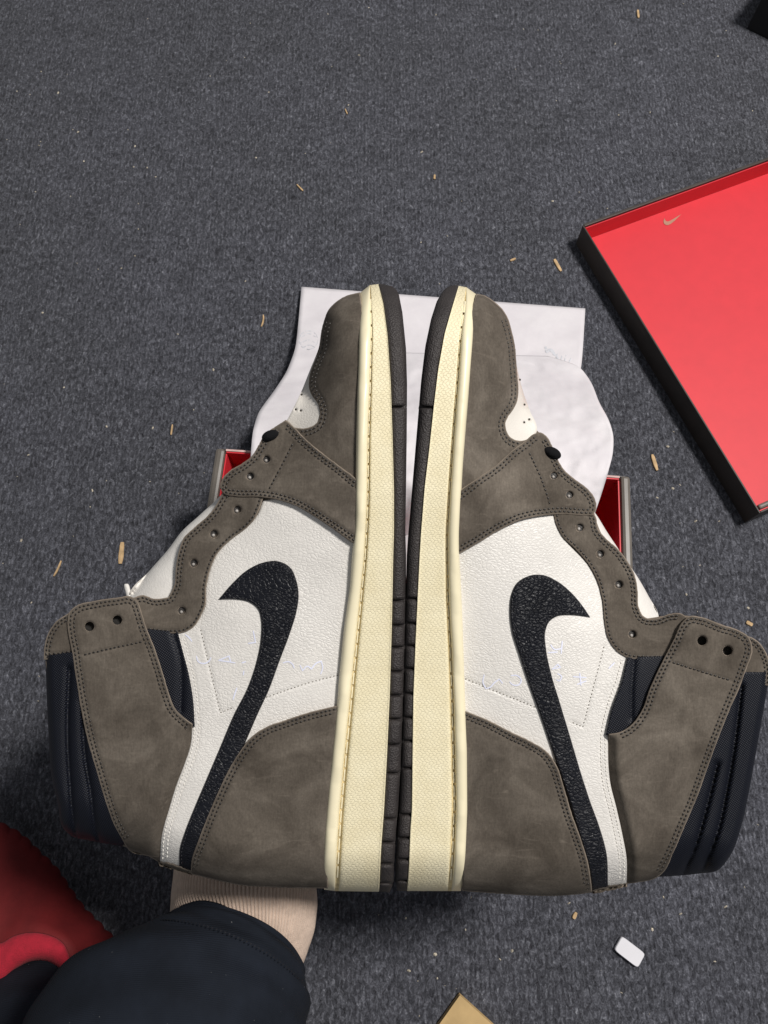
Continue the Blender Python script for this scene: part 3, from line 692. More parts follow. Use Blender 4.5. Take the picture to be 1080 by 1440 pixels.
SR = dict(side=1, tilt=0.03, origin=(610, 1254),
 bite=[(670,414),(666,465),(661,530),(656,590),(651,652),(647.5,715),(646,750),(646,780),(647,800),(650,860),(653,950),(654,980),(657.5,1055),(658,1140),(656,1190),(654,1232),(648,1253)],
 groove=[(656,404),(654.5,425),(649,465),(644,540),(639,602),(634,677),(630,747),(630,780),(631,842),(635,917),(637.5,980),(640,1080),(641,1130),(639,1192),(635,1253)],
 border=[(645,402),(635,435),(625,470),(616,520),(610,570),(604,627),(597,685),(592,747),(590,780),(587,842),(584,905),(581,980),(580,1055),(579,1140),(577,1165),(575,1217),(572.5,1253)],
 outer=[(644,400.5),(632,402),(626,406),(621,412),(614,424),(606,449),(598,487),(592,537),(587,597),(582,657),(577,717),(574,752),(572,780),(570.5,842),(569,905),(567.5,967),(565.5,1030),(562.5,1105),(561,1140),(558.6,1165),(556,1217),(556,1240),(559,1253)],
 gaps=[571,841,876,907.5,940,975,1009,1042,1080.5,1146,1179,1209,1239],
 W=[(833,722,.022),(760,608,.021),(780,630,.021),(805,668,.021),(838,727,.021),(893,805,.022),(905,868,.025),(967,868,.030),(1053,897,.031),(1080,930,.030),(1078,973,.031),(1055,1110,.031),(1010,1222,.031),(763,725,.033),(835,885,.032),(760,910,.0365),(857,1030,.034),(985,980,.034),(940,1130,.034),(815,1130,.0355),(760,1225,.036),(882,1240,.034),(960,1230,.032),(700,510,.041),(705,620,.032),(715,450,.038)],
 toe_sil=[(670,413),(680,415),(695,424),(707.5,436),(714,447),(720,467),(724,485),(726,510),(730,530),(736,552),(742,570)],
 heel_sil=[(648,1253),(680,1255),(720,1258),(770,1260),(820,1257),(855,1250),(881,1245),(900,1241),(920,1237),(960,1232),(990,1229)],
 core=[(670,413),(680,415),(695,424),(707.5,436),(714,447),(720,467),(724,485),(726,510),(730,530),(736,552),(745,577),(754,604),(766,615),(775,630),(790,660),(808,677),(833,705),(837,727),(850,758),(880,790),(892,812),(895,853),(907,870),(950,865),(990,870),(1050,898),(1074,922),(1077,960),(1068,1020),(1058,1077),(1050,1120),(1041,1160),(1025,1203),(1006,1223),(987,1227),(937,1231),(900,1239),(881,1243),(857,1247),(820,1254),(770,1258),(720,1256.5),(652,1252),(651,1190),(650,1060),(645,900),(640,760),(646,690),(655,540),(664,440)],
 tongue_edge=[(828,712),(838,723),(853,747),(873,777),(900,817),(913,840),(926,865)],
 tongue=[(824,706),(838,723),(853,747),(873,777),(900,817),(913,840),(926,865),(926,885),(890,885),(865,820),(840,770),(815,735)],
 collar_edge=[(1081,945),(1078,973),(1070,1020),(1060,1077),(1052,1120),(1043,1160),(1027,1203),(1007,1225),(987,1228)],
 collar=[(1081,945),(1078,973),(1070,1020),(1060,1077),(1052,1120),(1043,1160),(1027,1203),(1007,1225),(987,1228),(960,1231),(928,1233),(934,1215),(960,1150),(990,1070),(1018,1000),(1040,945)],
 ribs=[[(1043,965),(1035,1033),(1023,1107),(1010,1167),(988,1227)],[(1009,1075),(990,1150),(977,1193),(961,1229)]],
 gusset=[(936,922),(883,924),(875,957),(860,1000),(852,1034),(872,1034),(892,1022),(910,995),(930,945)],
 gusset_rib=[(892,926),(889,960),(888,1010)],
 vamp=[(723,490),(726,510),(730,530),(736,552),(745,577),(755,606),(745,622),(720,622),(704,606),(706,588),(720,570),(720,530),(716,500)],
 perf=[(737,594),(744,590),(737.5,569),(731,534)],
 quarter=[(779,723),(784,740),(796,760),(830,798),(846,835),(852,878),(868,912),(885,925),(877,957),(863,997),(856,1030),(855,1063),(858,1100),(867,1137),(875,1173),(881,1207),(881,1244),(845,1247),(820,1190),(795,1085),(740,1048),(648,1008),(643,940),(638,840),(638,770),(710,735),(750,722)],
 q_st=(7,16),
 guides=[[(850,908),(835,965),(820,1022),(803,1015)],[(648,952),(700,973),(752,994)]],
 script=[[(x/4.154+640, y/4.154+860) for x, y in l] for l in ([(170,368),(163,415),(180,450),(205,442),(225,420),(258,394),(278,420)],[(325,374),(362,374),(386,400),(374,426),(335,426),(318,410)],[(558,193),(580,220),(622,215)],[(626,172),(620,246)],[(542,240),(600,236)],[(566,338),(600,308),(616,326),(570,336)],[(598,362),(622,380),(610,406),(592,398)],[(688,380),(768,386)],[(728,358),(736,432)],[(712,426),(768,404)],[(898,332),(932,298)])],
 toe=[(670,413),(680,415),(695,424),(707.5,436),(714,447),(720,467),(724,485),(726,508),(728,532),(729,550),(727,565),(721,577),(714,587),(711,595),(712,605),(717,614),(726,619),(738,619),(746,615),(736,632),(700,668),(670,690),(645,710),(652,600),(662,440)],
 toe_st=(4,17),
 emblem=[(830,868),(820,853),(803,833),(783,817),(763,808.5),(743,810),(727,820),(719,837),(717,857),(720,887),(730,920),(743,960),(760,1007),(777,1057),(797,1115),(815,1175),(828,1220),(834,1252),(855,1248),(853,1200),(843,1163),(830,1127),(817,1087),(803,1040),(787,987),(775,947),(768,913),(767,888),(772,875),(783,867),(803,865)],
 em_st1=(0,13), em_st2=(18,30),
 heel=[(645,996),(655,1000),(687,1013),(720,1030),(747,1043),(770,1058),(783,1077),(793,1107),(805,1147),(817,1180),(827,1213),(833,1255),(820,1257),(770,1260),(720,1258),(650,1253),(650,1190),(649,1090)],
 heel_st=(1,11),
 seam=[(833,1252),(857,1246),(882,1242),(882,1247),(858,1252),(834,1257)],
 eyestay=[(832,718),(838,727),(841,743),(853,758),(870,773),(883,790),(893,810),(897,833),(898,853),(907,868),(920,870),(943,863),(955,862),(975,875),(960,905),(932,927),(907,927),(883,925),(867,915),(855,897),(850,873),(847,843),(840,817),(827,793),(810,773),(790,753),(782,737),(778,716)],
 eye_out=(0,12), eye_in=(15,27),
 eyes_low=[(815,742),(844,779),(870,822),(889,892)],
 strap=[(760,608),(751,610),(740,619),(722,632),(700,652),(672,672),(643,694),(640,782),(647,778),(670,765),(703,745),(737,730),(763,725),(793,723),(820,725),(833,725),(838,717),(837,703),(827,688),(810,675),(793,660),(783,643),(777,628),(768,613)],
 strap_a=(1,6), strap_b=(8,23), strap_line=[(744,636),(760,670),(774,710)],
 eyes_top=[(779,669),(801,696)],
 lace=(777,637,13,8,0.45), aglet=(0,0),
 tip=[(1045,892),(1056,896),(1067,903),(1077,917),(1083,936),(1084,965),(1066,962),(1040,956),(1038,920)],
 tip_st=(0,6),
 ankle=[(960,874),(968,867),(987,868),(1013,878),(1040,887),(1053,896),(1058,910),(1050,940),(1040,967),(1027,997),(1010,1040),(993,1087),(980,1123),(963,1163),(947,1200),(933,1227),(920,1236),(900,1240.5),(882,1243),(881,1207),(875,1173),(867,1137),(858,1100),(855,1063),(856,1032),(870,1030),(887,1020),(902,1000),(913,970),(930,933),(947,900)],
 ank_a=(25,46), ank_line=[(945,931),(986,944),(1029,957)],
 sink=[(855,1045),(855,1063),(858,1100),(867,1137),(875,1173),(881,1207),(881,1244)],
 eyes_ank=[(987,901),(1023,915)])
left = Shoe(SL, 'brown and white high top sneaker on the left, sole facing right'); left.build()
right = Shoe(SR, 'brown and white high top sneaker on the right, sole facing left'); right.build()

# ------------------------------------------------------------------ boxes
def hexa(o, u, v, a0, a1, b0, b1, z0, z1, bev=0.0):
    """axis box in a frame o,u,v (floor plane) -> verts, faces"""
    c = [(a, b, z) for z in (z0, z1) for a, b in ((a0, b0), (a1, b0), (a1, b1), (a0, b1))]
    vs = [np.array([*(np.asarray(o)[:2] + np.asarray(u) * a + np.asarray(v) * b), z]) for a, b, z in c]
    return vs, [(0, 3, 2, 1), (4, 5, 6, 7), (0, 1, 5, 4), (1, 2, 6, 5), (2, 3, 7, 6), (3, 0, 4, 7)]
def boxpart(name, fr, dims, mat, parent, bev=0.0008):
    vs, fs = hexa(*fr, *dims)
    o = mk(name, np.array(vs) - np.array(parent.location), fs, mat, parent, False)
    if bev:
        m = o.modifiers.new('bevel', 'BEVEL'); m.width = bev; m.segments = 2
    return o

# lid lying open side up
ZL = 0.031
p1, p2 = floor_hit(819, 317, ZL)[:2], floor_hit(1068, 722, ZL)[:2]
u = (p2 - p1); LL = np.linalg.norm(u); u /= LL; v = np.array([-u[1], u[0]])          # u towards the viewer, v to the right
if v[0] < 0: v = -v
LW = 0.27
lid = empty('shoebox_cover', (*p1, 0), 'upturned shoebox lid with bright red inside lying on the carpet at right', 'box lid')
fr = (p1, u, v)
boxpart('lid_panel', fr, (.0015, LL - .0015, .0015, LW - .0015, .001, .004), M['brown_card'], lid, 0)
boxpart('inside_panel', fr, (.003, LL - .003, .003, LW - .003, .0045, .0055), M['red'], lid, 0)
for (a0, a1, b0, b1, nm) in ((0, LL, 0, .0018, 'side_wall'), (0, LL, LW - .0018, LW, 'side_wall'), (-.0015, .0018, .002, LW - .002, 'end_wall'), (LL - .0018, LL, .002, LW - .002, 'end_wall')):
    boxpart(nm, fr, (a0, a1, b0, b1, 0, ZL), M['brown_card'], lid, .0006)
for (a0, a1, b0, b1) in ((.0021, LL - .0021, .0021, .0032), (.0021, LL - .0021, LW - .0032, LW - .0021), (.0021, .0032, .0035, LW - .0035), (LL - .0032, LL - .0021, .0035, LW - .0035)):
    boxpart('inside_wall', fr, (a0, a1, b0, b1, .006, ZL - .003), M['red'], lid, 0)
# folded corner roll at the near end
boxpart('folded_edge', fr, (LL - .0085, LL - .0035, .0036, LW - .0036, .006, ZL - .0005), M['grey_card'], lid, .0018)
def emblem2d(px, py, z, size, ang, mat, parent, frm, nm='printed_emblem'):
    """small hooked check mark printed flat"""
    P = [(-.34, .20), (-.46, .04), (-.50, -.10), (-.45, -.22), (-.33, -.27), (-.18, -.24), (.10, -.10), (.62, .22), (.05, .02), (-.15, -.04), (-.27, -.05), (-.34, .00), (-.36, .10)]
    c = floor_hit(px, py, z); ca, sa = math.cos(ang), math.sin(ang)
    vs = [np.array([c[0] + size * (x * ca - y * sa), c[1] + size * (x * sa + y * ca), z]) - np.array(parent.location) for x, y in P]
    return mk(nm, vs, [tuple(range(len(vs)))], mat, parent, False)
emblem2d(945, 309, .0060, .022, 0.25, M['tan_print'], lid, fr)

# shoebox under the shoes
ZB = 0.130
b1, b2 = floor_hit(303, 629, ZB)[:2], floor_hit(887, 669, ZB)[:2]
bu = b2 - b1; BL = np.linalg.norm(bu); bu /= BL; bv = np.array([bu[1], -bu[0]]); BW = 0.225
box = empty('shoebox', (*b1, 0), 'open brown shoebox with red inside standing under the two sneakers', 'box')
fb = (b1, bu, bv)
boxpart('bottom_panel', fb, (.001, BL - .001, .001, BW - .001, .001, .004), M['red'], box, 0)
for a0, a1 in ((0, .0085), (BL - .0085, BL)):
    boxpart('side_wall', fb, (a0, a1, 0, BW, .0005, ZB), M['grey_card'], box, .0028)
for q0, q1 in ((.0005, .0022), (BW - .0022, BW - .0005)):
    boxpart('end_wall', fb, (.009, BL - .009, q0, q1, .0005, ZB - .001), M['pale_card'], box, 0)
for a0, a1 in ((.0090, .0100), (BL - .0100, BL - .0090)):
    boxpart('inside_wall', fb, (a0, a1, .004, BW - .004, .005, ZB - .003), M['red'], box, 0)
for q0, q1 in ((.0026, .0036), (BW - .0036, BW - .0026)):
    boxpart('inside_wall', fb, (.0095, BL - .0095, q0, q1, .005, ZB - .0016), M['red'], box, 0)
# outer brown faces of the two thin walls
for q0, q1 in ((-.0008, .0001), (BW - .0001, BW + .0008)):
    boxpart('outer_wall', fb, (.004, BL - .004, q0, q1, .001, ZB - .004), M['brown_card'], box, 0)
# pale print on the inner face of the right hand wall
vs = []; n = 20
for i in range(n):
    a = 2 * math.pi * i / n; bb, zz = .060 + .014 * math.cos(a), .085 + .026 * math.sin(a)
    vs.append(np.array([*(b1 + bu * (BL - .0104) + bv * bb), zz]) - np.array(box.location))
mk('printed_emblem', vs, [tuple(range(n))], M['pink_print'], box, False)

# black carton corner, top right
k0, k1, k2 = floor_hit(1049.5, 41, .0)[:2], floor_hit(1066, -10, .0)[:2], floor_hit(1085, 58, .0)[:2]
ku = (k2 - k0) / np.linalg.norm(k2 - k0); kv = np.array([-ku[1], ku[0]])
kb = empty('black_carton', (*k0, 0), 'black carton corner at the far right edge of the carpet', 'carton')
boxpart('carton_body', (k0, ku, kv), (0, .22, 0, .30, .0005, .075), M['black_card'], kb, .001)
boxpart('carton_flap', (k0, ku, kv), (.003, .217, .003, .297, .0756, .0775), M['black_card'], kb, .0006)

# ------------------------------------------------------------------ tissue paper
SHEETZ = {}
def sheet(name, rows, mat, label, nu=70, nv=90, wr=.004, seed=1, both=True):
    """rows: (left px, left py, right px, right py, z_left, z_right) from the far edge to the near one"""
    r = np.array(rows, float); t = np.linspace(0, 1, len(r)); tt = np.linspace(0, 1, nv)
    def sm(c):
        x = np.interp(tt, t, c); 
        for _ in range(10): x[1:-1] = (x[:-2] + 2 * x[1:-1] + x[2:]) / 4
        return x
    R = np.stack([sm(r[:, i]) for i in range(6)], 1)
    g = np.random.default_rng(seed); low = []
    for k in range(16):
        fx, fy, ph, am = g.uniform(-5, 5), g.uniform(.6, 7), g.uniform(0, 6.28), g.uniform(.3, 1)
        low.append((fx, fy, ph, am / (1 + .25 * (abs(fx) + fy))))
    vs = []
    for j in range(nv):
        for i in range(nu):
            s = i / (nu - 1); px = R[j, 0] + (R[j, 2] - R[j, 0]) * s; py = R[j, 1] + (R[j, 3] - R[j, 1]) * s
            z = R[j, 4] + (R[j, 5] - R[j, 4]) * s
            f = sum(a * abs(math.sin(fx * math.pi * s + fy * math.pi * tt[j] + ph)) for fx, fy, ph, a in low) / 3.0
            f += .22 * sum(a * (1 - abs(math.sin(fx * 7.3 * s - fy * 5.1 * tt[j] + ph * 2))) ** 3 for fx, fy, ph, a in low[:8])
            edge = min(1, tt[j] * 8 + .12)
            z = max(.002, z + wr * (f - .8) * edge)
            vs.append(floor_hit(px, py, z))
    fs = [(j*nu+i, j*nu+i+1, (j+1)*nu+i+1, (j+1)*nu+i) for j in range(nv - 1) for i in range(nu - 1)]
    o0 = np.array(vs).mean(0); o0[2] = 0
    o = mk(name, np.array(vs) - o0, fs, mat); o.location = o0
    m = o.modifiers.new('thickness', 'SOLIDIFY'); m.thickness = .0003
    o0_ = o0; SHEETZ[label] = np.array(vs)
    return tag(o, label, 'paper', 'tissue paper from the shoebox')
sheet('tissue_paper', [(424,403.5,823,434,.006,.006),(420,450,821,470,.014,.014),(416,490,818,512,.03,.022),(403,524,812,545,.055,.04),(384,552,800,580,.085,.07),(363,580,790,610,.118,.11),(355,608,780,640,.142,.142),(352,650,770,680,.150,.150),(352,720,760,750,.115,.115),(360,800,750,830,.08,.08)], M['paper'],
      'flat white tissue sheet with a straight far edge hanging over the box', wr=.009, seed=3)
fo = sheet('tissue_paper', [(560,496,770,501,.050,.052),(556,506,815,514,.062,.060),(550,530,833,540,.085,.080),(545,560,842,566,.108,.100),(545,585,856,590,.128,.118),(545,612,863,612,.142,.132),(545,640,862,640,.152,.146),(545,672,852,674,.158,.152),(545,705,840,712,.150,.140),(545,760,820,770,.10,.10),(545,820,800,830,.06,.06)], M['paper'],
      'crumpled white tissue sheet with a rounded right edge spilling from the box', wr=.014, seed=8)
# faint blue print on the flat sheet, right and left
tis = [o for o in bpy.data.objects if o.name.startswith('tissue_paper') and 'straight' in o['label']][0]
PV = SHEETZ[tis['label']]
def on_paper(px, py):
    p = floor_hit(px, py, .02)
    for _ in range(5):
        i = ((PV[:, :2] - p[:2]) ** 2).sum(1).argsort()[:4]; p = floor_hit(px, py, PV[i, 2].mean() + .0006)
    return p - np.array(tis.location)
def print_on(lines, wd, nm):
    vs, fs = [], []
    for pl in lines:
        c = curve(pl, False, 2.0, 80); nn = normals2(c, False); t = np.linspace(0, 1, len(c))[:, None]
        k = wd * (.35 + .65 * np.sin(np.pi * np.clip(t * .85 + .12, 0, 1))); b = len(vs); n = len(c)
        vs += [on_paper(*q) for q in c + nn * k] + [on_paper(*q) for q in c - nn * k]
        fs += [(b+i, b+i+1, b+n+i+1, b+n+i) for i in range(n - 1)]
    return mk(nm, vs, fs, M['print'], tis, True)
print_on([[(767,487),(769,495),(774,492),(779,497),(786,505)]], 2.2, 'printed_emblem')
print_on([[(784,497),(782,506)],[(790,500),(789,508)],[(796,499),(794,510)],[(803,503),(800,511)]], .9, 'printed_letters')
print_on([[(434 + 13 * math.cos(a), 478 + 13 * math.sin(a)) for a in np.linspace(0, 6.1, 14)], [(424,474),(434,469),(445,474)], [(423,482),(434,478),(445,483)], [(427,488),(435,485),(443,488)]], .6, 'printed_ring')

# ------------------------------------------------------------------ the holder's arm
def tube(rings, nseg, rib=0.0, ribn=0, wob=0.0, seed=2):
    """rings: (ax, ay, bx, by, depth, bulge, lean) chord ends in pixels, depth of the chord, half thickness, forward lean in px"""
    g = np.random.default_rng(seed); ph = g.uniform(0, 6.28, 6)
    vs = []
    for j, (ax, ay, bx, by, d, bl, lean) in enumerate(rings):
        A, B = at(ax, ay, d), at(bx, by, d); c = (A + B) / 2; h = (B - A) / 2; L = np.linalg.norm(h)
        e = np.array([bx - ax, by - ay]); e = e / np.linalg.norm(e)
        near = at((ax + bx) / 2 + e[1] * lean, (ay + by) / 2 - e[0] * lean, d - bl) - c
        for i in range(nseg):
            a = 2 * math.pi * i / nseg; k = 1 + rib * (abs(math.sin(a * ribn / 2)) - .5) / L
            k += wob * (math.sin(3 * a + j * .23 + ph[0]) * .5 + math.sin(5 * a - j * .37 + ph[1]) * .35 + math.sin(2 * a + j * .6 + ph[2]) * .4)
            vs.append(c + h * math.cos(a) * k + near * math.sin(a) * k)
    n = len(rings); fs = [(j*nseg+i, j*nseg+(i+1) % nseg, (j+1)*nseg+(i+1) % nseg, (j+1)*nseg+i) for j in range(n - 1) for i in range(nseg)]
    return vs, fs
def interp_rings(keys, n):
    k = np.array(keys, float); t = np.linspace(0, 1, len(k)); tt = np.linspace(0, 1, n)
    out = np.stack([np.interp(tt, t, k[:, i]) for i in range(k.shape[1])], 1)
    for _ in range(max(1, n // 12)): out[1:-1] = (out[:-2] + 2 * out[1:-1] + out[2:]) / 4
    return out
ploc = at(300, 1480, .47)
per = empty('person', ploc, 'person in black sleeve with beige ribbed cuff reaching behind the left sneaker', 'person')
def pm(name, vs, fs, mat, parent=per):
    return mk(name, np.array(vs) - ploc, fs, mat, parent)
# lean sign: near side of each ring sits further towards the hand
vs, fs = tube(interp_rings([(238,1289,423,1368,.475,.038,46),(233,1294,425,1380,.473,.040,46),(215,1304,428,1398,.468,.043,46),(180,1316,430,1420,.46,.046,42),(112,1336,430,1460,.45,.050,38),(60,1400,430,1500,.44,.055,34),(20,1470,435,1570,.43,.060,30),(0,1560,450,1660,.42,.065,26)], 60), 96, wob=.034)
sl = pm('jacket_sleeve', vs, fs, M['sleeve'])
sl.modifiers.new('thickness', 'SOLIDIFY').thickness = .0022
# hem seam: row of small stitches a little back from the sleeve edge
seam_ring = tube([(203,1309,428,1408,.4635,.0465,47)], 260)[0]
sv, sf = [], []
for i in range(4, 126, 2):
    a, b = seam_ring[i] , seam_ring[i + 1]; up = RX @ np.array([0, 0, .0022]); m2 = (a + b) / 2; sd = np.cross(b - a, up); sd = sd / (np.linalg.norm(sd) + 1e-9) * .0006
    k = len(sv); sv += [a + up * .4, m2 + sd + up, b + up * .4, m2 - sd + up]; sf.append((k, k+1, k+2, k+3))
ss = pm('hem_stitching', sv, sf, M['kthread'], sl); ss['kind'] = 'stuff'
ss.matrix_parent_inverse = Matrix.Identity(4)
vs, fs = tube(interp_rings([(252,1190,438,1198,.492,.034,18),(247,1225,442,1234,.490,.035,26),(243,1262,444,1274,.486,.036,34),(241,1285,440,1308,.482,.0355,40),(246,1300,428,1345,.479,.034,40),(256,1320,412,1385,.477,.032,38)], 40), 480, rib=.0022, ribn=120, wob=.006)
pm('knit_cuff', vs, fs, M['cuff'])
# hand hidden behind the shoes, supporting both heels
def hand():
    J = []; E = []; R = []
    def pt(px, py, d, r): J.append(at(px, py, d) - ploc); R.append(r); return len(J) - 1
    a = pt(330, 1330, .482, .028); b = pt(345, 1240, .492, .026); c = pt(385, 1180, .494, .030); E.extend([(a, b), (b, c)])
    for chain in (((430,1190,.486,.011),(470,1210,.475,.0095),(505,1205,.468,.009),(525,1195,.466,.008)),
                  ((440,1160,.488,.011),(490,1165,.476,.0095),(530,1160,.470,.009),(560,1152,.468,.008)),
                  ((430,1130,.488,.011),(480,1120,.476,.0095),(525,1112,.470,.009),(560,1105,.468,.008)),
                  ((415,1105,.488,.0105),(460,1085,.476,.009),(500,1072,.470,.0085),(525,1066,.468,.0075)),
                  ((345,1150,.486,.012),(330,1110,.474,.0105),(325,1080,.466,.0095))):
        prev = c
        for q in chain:
            k = pt(*q); E.append((prev, k)); prev = k
    me = bpy.data.meshes.new('hand'); me.from_pydata([tuple(j) for j in J], E, []); me.materials.append(M['skin'])
    o = bpy.data.objects.new('hand', me); col.objects.link(o); o.parent = per
    m = o.modifiers.new('skin', 'SKIN'); m.use_smooth_shade = True
    for i, r in enumerate(R): me.skin_vertices[0].data[i].radius = (r, r)
    me.skin_vertices[0].data[0].use_root = True
    o.modifiers.new('smooth', 'SUBSURF').levels = 2
hand()
# dark trouser leg at the lower left corner
vs, fs = tube(interp_rings([(-40,1376,96,1338,.60,.03,6),(-50,1392,104,1348,.59,.038,8),(-70,1430,110,1400,.57,.05,10),(-90,1500,130,1480,.54,.06,10)], 24), 64, wob=.035, seed=9)
pm('trouser_leg', vs, fs, M['sleeve']).modifiers.new('thickness', 'SOLIDIFY').thickness = .002

# ------------------------------------------------------------------ red slipper, lower left
sp = empty('red_slipper', floor_hit(20, 1300, 0), 'red slipper with a toothed edge at the lower left beside black trousers', 'slipper')
so = np.array(sp.location)
edge = curve([(-60,1140),(-20,1150),(0,1158),(31,1176),(58,1201),(80,1224),(98,1249),(118,1278),(140,1299),(168,1332),(185,1380)], False, 1.0)
inner = curve([(-75,1290),(-30,1318),(0,1326),(19,1316),(43,1311),(67,1314),(88,1325),(98,1345),(100,1390)], False, 1.0)
def rs(c, n):
    s = np.r_[0, np.cumsum(np.linalg.norm(np.diff(c, axis=0), axis=1))]; k = np.linspace(0, s[-1], n)
    return np.stack([np.interp(k, s, c[:, 0]), np.interp(k, s, c[:, 1])], 1)
n = 240; eo, ei = rs(edge, n), rs(inner, n); nr = normals2(eo, False)
tooth = np.array([3.2 * abs(math.sin(i * .24)) + .5 * math.sin(i * .13) for i in range(n)])
cen = np.array([20, 1320.0]); sgn = np.sign(((eo - cen) * nr).sum(1))[:, None]
rows = []
for t, z in ((0, .002), (0, .020), (.02, .030), (.06, .037), (.14, .044), (.28, .052), (.45, .060), (.62, .068), (.78, .075), (.9, .079), (1, .080)):
    q = eo + (ei - eo) * t
    if t <= .02: q = q + nr * sgn * tooth[:, None]
    rows.append(np.array([floor_hit(x, y, z) for x, y in q]) - so)
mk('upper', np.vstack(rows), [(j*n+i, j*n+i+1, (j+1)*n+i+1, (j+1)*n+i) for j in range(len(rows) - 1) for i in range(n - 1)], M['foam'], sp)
rows = []
in2 = rs(curve([(-70,1350),(-30,1380),(0,1392),(19,1366),(43,1352),(67,1352),(84,1362),(86,1380),(84,1400)], False, 1.0), n)
for t, z in ((0, .076), (0.02, .081), (.12, .084), (.3, .086), (.6, .086), (.85, .083), (1, .074), (1.0, .05)):
    q = ei + (in2 - ei) * t; rows.append(np.array([floor_hit(x, y, z) for x, y in q]) - so)
mk('padded_rim', np.vstack(rows), [(j*n+i, j*n+i+1, (j+1)*n+i+1, (j+1)*n+i) for j in range(len(rows) - 1) for i in range(n - 1)], M['felt'], sp)

# ------------------------------------------------------------------ litter on the carpet
def slab(name, px, py, L, Wd, H, ang, mat, label, cat, group=None, z=0.0, bend=0.0):
    c = floor_hit(px, py, 0); ca, sa = math.cos(ang), math.sin(ang); vs = []; n = 7
    for j in range(n):
        s = j / (n - 1) - .5; wd = Wd * (1 - .35 * (abs(s) * 2) ** 4) * random.uniform(.9, 1.1); bx = bend * (s * s - .08)
        for y, zz in ((-wd / 2, z + .0003), (-wd / 2 * .8, z + H), (wd / 2 * .8, z + H), (wd / 2, z + .0003)):
            xx, yy = s * L, y + bx; vs.append((xx * ca - yy * sa, xx * sa + yy * ca, zz))
    fs = [(j*4+i, j*4+i+1, j*4+4+i+1, j*4+4+i) for j in range(n - 1) for i in range(3)] + [(0, 1, 2, 3), tuple(range(4*n-1, 4*n-5, -1))]
    o = mk(name, vs, fs, mat, None, False); o.location = tuple(c); return tag(o, label, cat, group)
G = 'wood splinters on the carpet'
mm = .72 / F
def spl(px, py, lpx, wpx, ang, label, bend=0.0):
    slab('wood_splinter', px, py, lpx * mm, wpx * mm, .0014, math.radians(ang), M['splinter'], label, 'splinter', G, .0005, bend)
spl(897, 21, 20, 5, 88, 'pale wood splinter near the top edge beside the black carton')
spl(784, 374, 25, 6, -68, 'pale wood splinter just left of the lid corner')
spl(920, 651, 26, 6, -80, 'pale wood splinter between the lid and the box')
spl(171, 778, 32, 7, 91, 'longest tan wood splinter left of the left sneaker')
spl(422, 265, 17, 3, -50, 'thin dark splinter above the tissue paper')
spl(82, 800, 24, 2.4, 72, 'thin straw bit above the left ankle strap', .002)
spl(242, 605, 17, 2.6, 88, 'thin straw bit left of the shoebox')
spl(370, 452, 22, 2.6, 84, 'curled straw bit left of the tissue paper', .004)
spl(487, 158, 12, 2.5, -70, 'short pale straw bit high above the sneakers')
spl(611, 250, 9, 4, 85, 'short pale chip above the right sneaker toe')
spl(721, 366, 10, 4, 25, 'small whitish chip left of the lid corner')
spl(1053, 877, 9, 6, -30, 'tan crumb above the right collar tip')
spl(808, 1287, 8, 5, 60, 'small tan crumb below the right heel')
vs = []; c = floor_hit(883.5, 1337, 0); A = math.radians(-36)
for z, k in ((.0006, .97), (.0012, 1.0), (.0040, 1.0), (.0046, .95)):
    for i in range(24):
        a = 2 * math.pi * (i + .5) / 24; ex = lambda t: math.copysign(abs(t) ** .28, t)
        x, y = 16.5 * mm * k * ex(math.cos(a)), 9.5 * mm * k * ex(math.sin(a)); vs.append((x * math.cos(A) - y * math.sin(A), x * math.sin(A) + y * math.cos(A), z))
o = mk('white_chip', vs, [(j*24+i, j*24+(i+1) % 24, j*24+24+(i+1) % 24, j*24+24+i) for j in range(3) for i in range(24)] + [tuple(range(72, 96))], M['chip'], None, False)
o.location = tuple(c); tag(o, 'white plastic chip lying on the carpet below the right sneaker', 'chip')
c0, c1, c2 = floor_hit(646, 1397, .004), floor_hit(612, 1445, .004), floor_hit(698, 1444, .004)
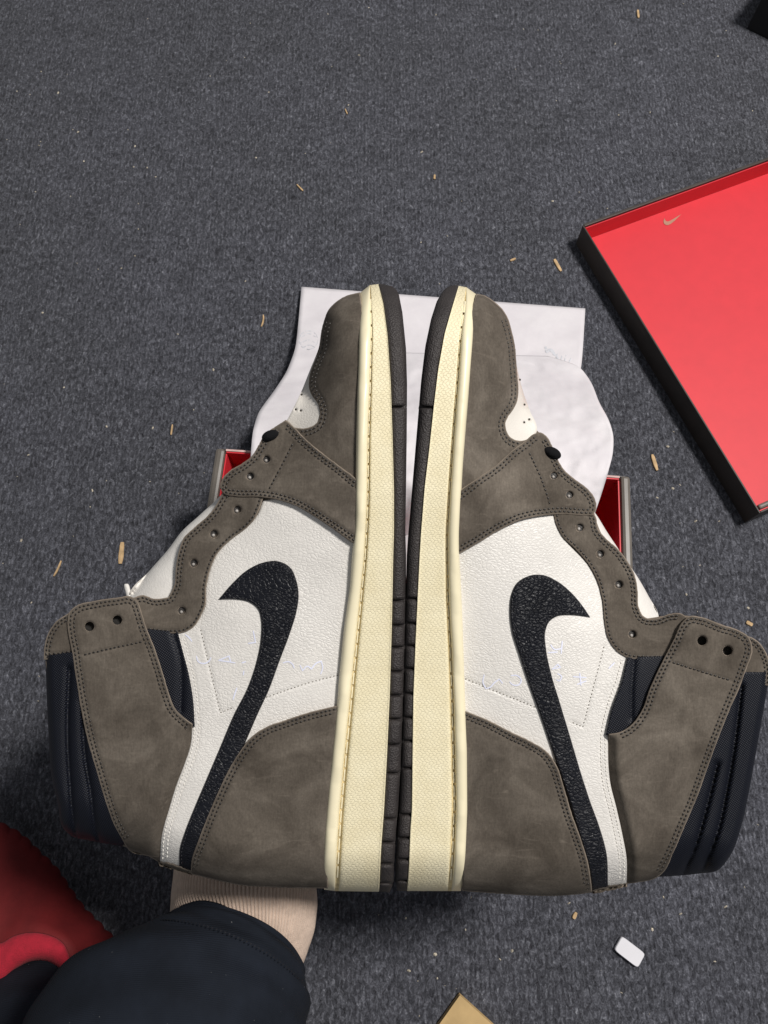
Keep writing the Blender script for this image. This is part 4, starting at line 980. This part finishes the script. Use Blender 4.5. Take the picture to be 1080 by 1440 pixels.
def card():
    a, b, c = c0, c0 + (c1 - c0) * 2.2, c0 + (c2 - c0) * 2.2; d = b + c - a
    o = empty('cardboard_scrap', (*c0[:2], 0), 'tan cardboard corner at the bottom edge of the carpet', 'cardboard')
    vs = [np.array([p[0], p[1], z]) - np.array(o.location) for z in (.0008, .0042) for p in (a, b, d, c)]
    mk('card_layer', vs, [(0, 3, 2, 1), (4, 5, 6, 7), (0, 1, 5, 4), (1, 2, 6, 5), (2, 3, 7, 6), (3, 0, 4, 7)], M['kraft'], o, False)
    vs2 = [x + np.array([0, 0, .0036]) - (np.array([*((a + d) / 2)[:2], 0]) - np.array(o.location) - x) * -.006 for x in vs]
    mk('card_liner', vs2, [(0, 3, 2, 1), (4, 5, 6, 7), (0, 1, 5, 4), (1, 2, 6, 5), (2, 3, 7, 6), (3, 0, 4, 7)], M['kraft'], o, False)
card()
# countless specks
vs, fs = [], []
spots = [(58,101),(82,131),(352,33),(219,249),(207,236),(360,222),(190,206),(110,186),(118,227),(188,235),(378,130),(505,78),(490,148),(461,20),(592,341),(629,332),(777,283),(865,62),(870,162),(914,158),(1058,156),(593,214),(613,21),(939,628),(946,687),(978,733),(1011,733),(956,682),(924,700),(960,797),(965,836),(1052,855),(984,795),(1020,1275),(957,1285),(917,1307),(720,1337),(703,1349),(575,1365),(612,1342),(1005,1352),(800,1270),(60,440),(55,205),(50,270),(190,360),(150,600),(215,602),(40,640),(90,545),(130,690),(30,760),(250,470),(300,520)]
for i in range(150): spots.append((rng.uniform(0, 1080), rng.uniform(0, 1440)))
for i, (px, py) in enumerate(spots):
    c = floor_hit(px, py, 0); r = rng.uniform(.0010, .0022) if i < 54 else rng.uniform(.0004, .0012); a = rng.uniform(0, 6.28); k = len(vs); el = rng.uniform(.35, .9)
    for th in range(5):
        b = a + th * 1.257; x, y = r * math.cos(b), r * el * math.sin(b)
        vs.append((c[0] + x * math.cos(a) - y * math.sin(a), c[1] + x * math.sin(a) + y * math.cos(a), .0004))
    vs.append((c[0], c[1], .0004 + r * .8)); fs += [(k + t, k + (t + 1) % 5, k + 5) for t in range(5)]
o = mk('crumbs', vs, fs, M['crumb'], None, False); tag(o, 'tiny pale crumbs and lint strewn over the carpet', 'crumbs', kind='stuff')
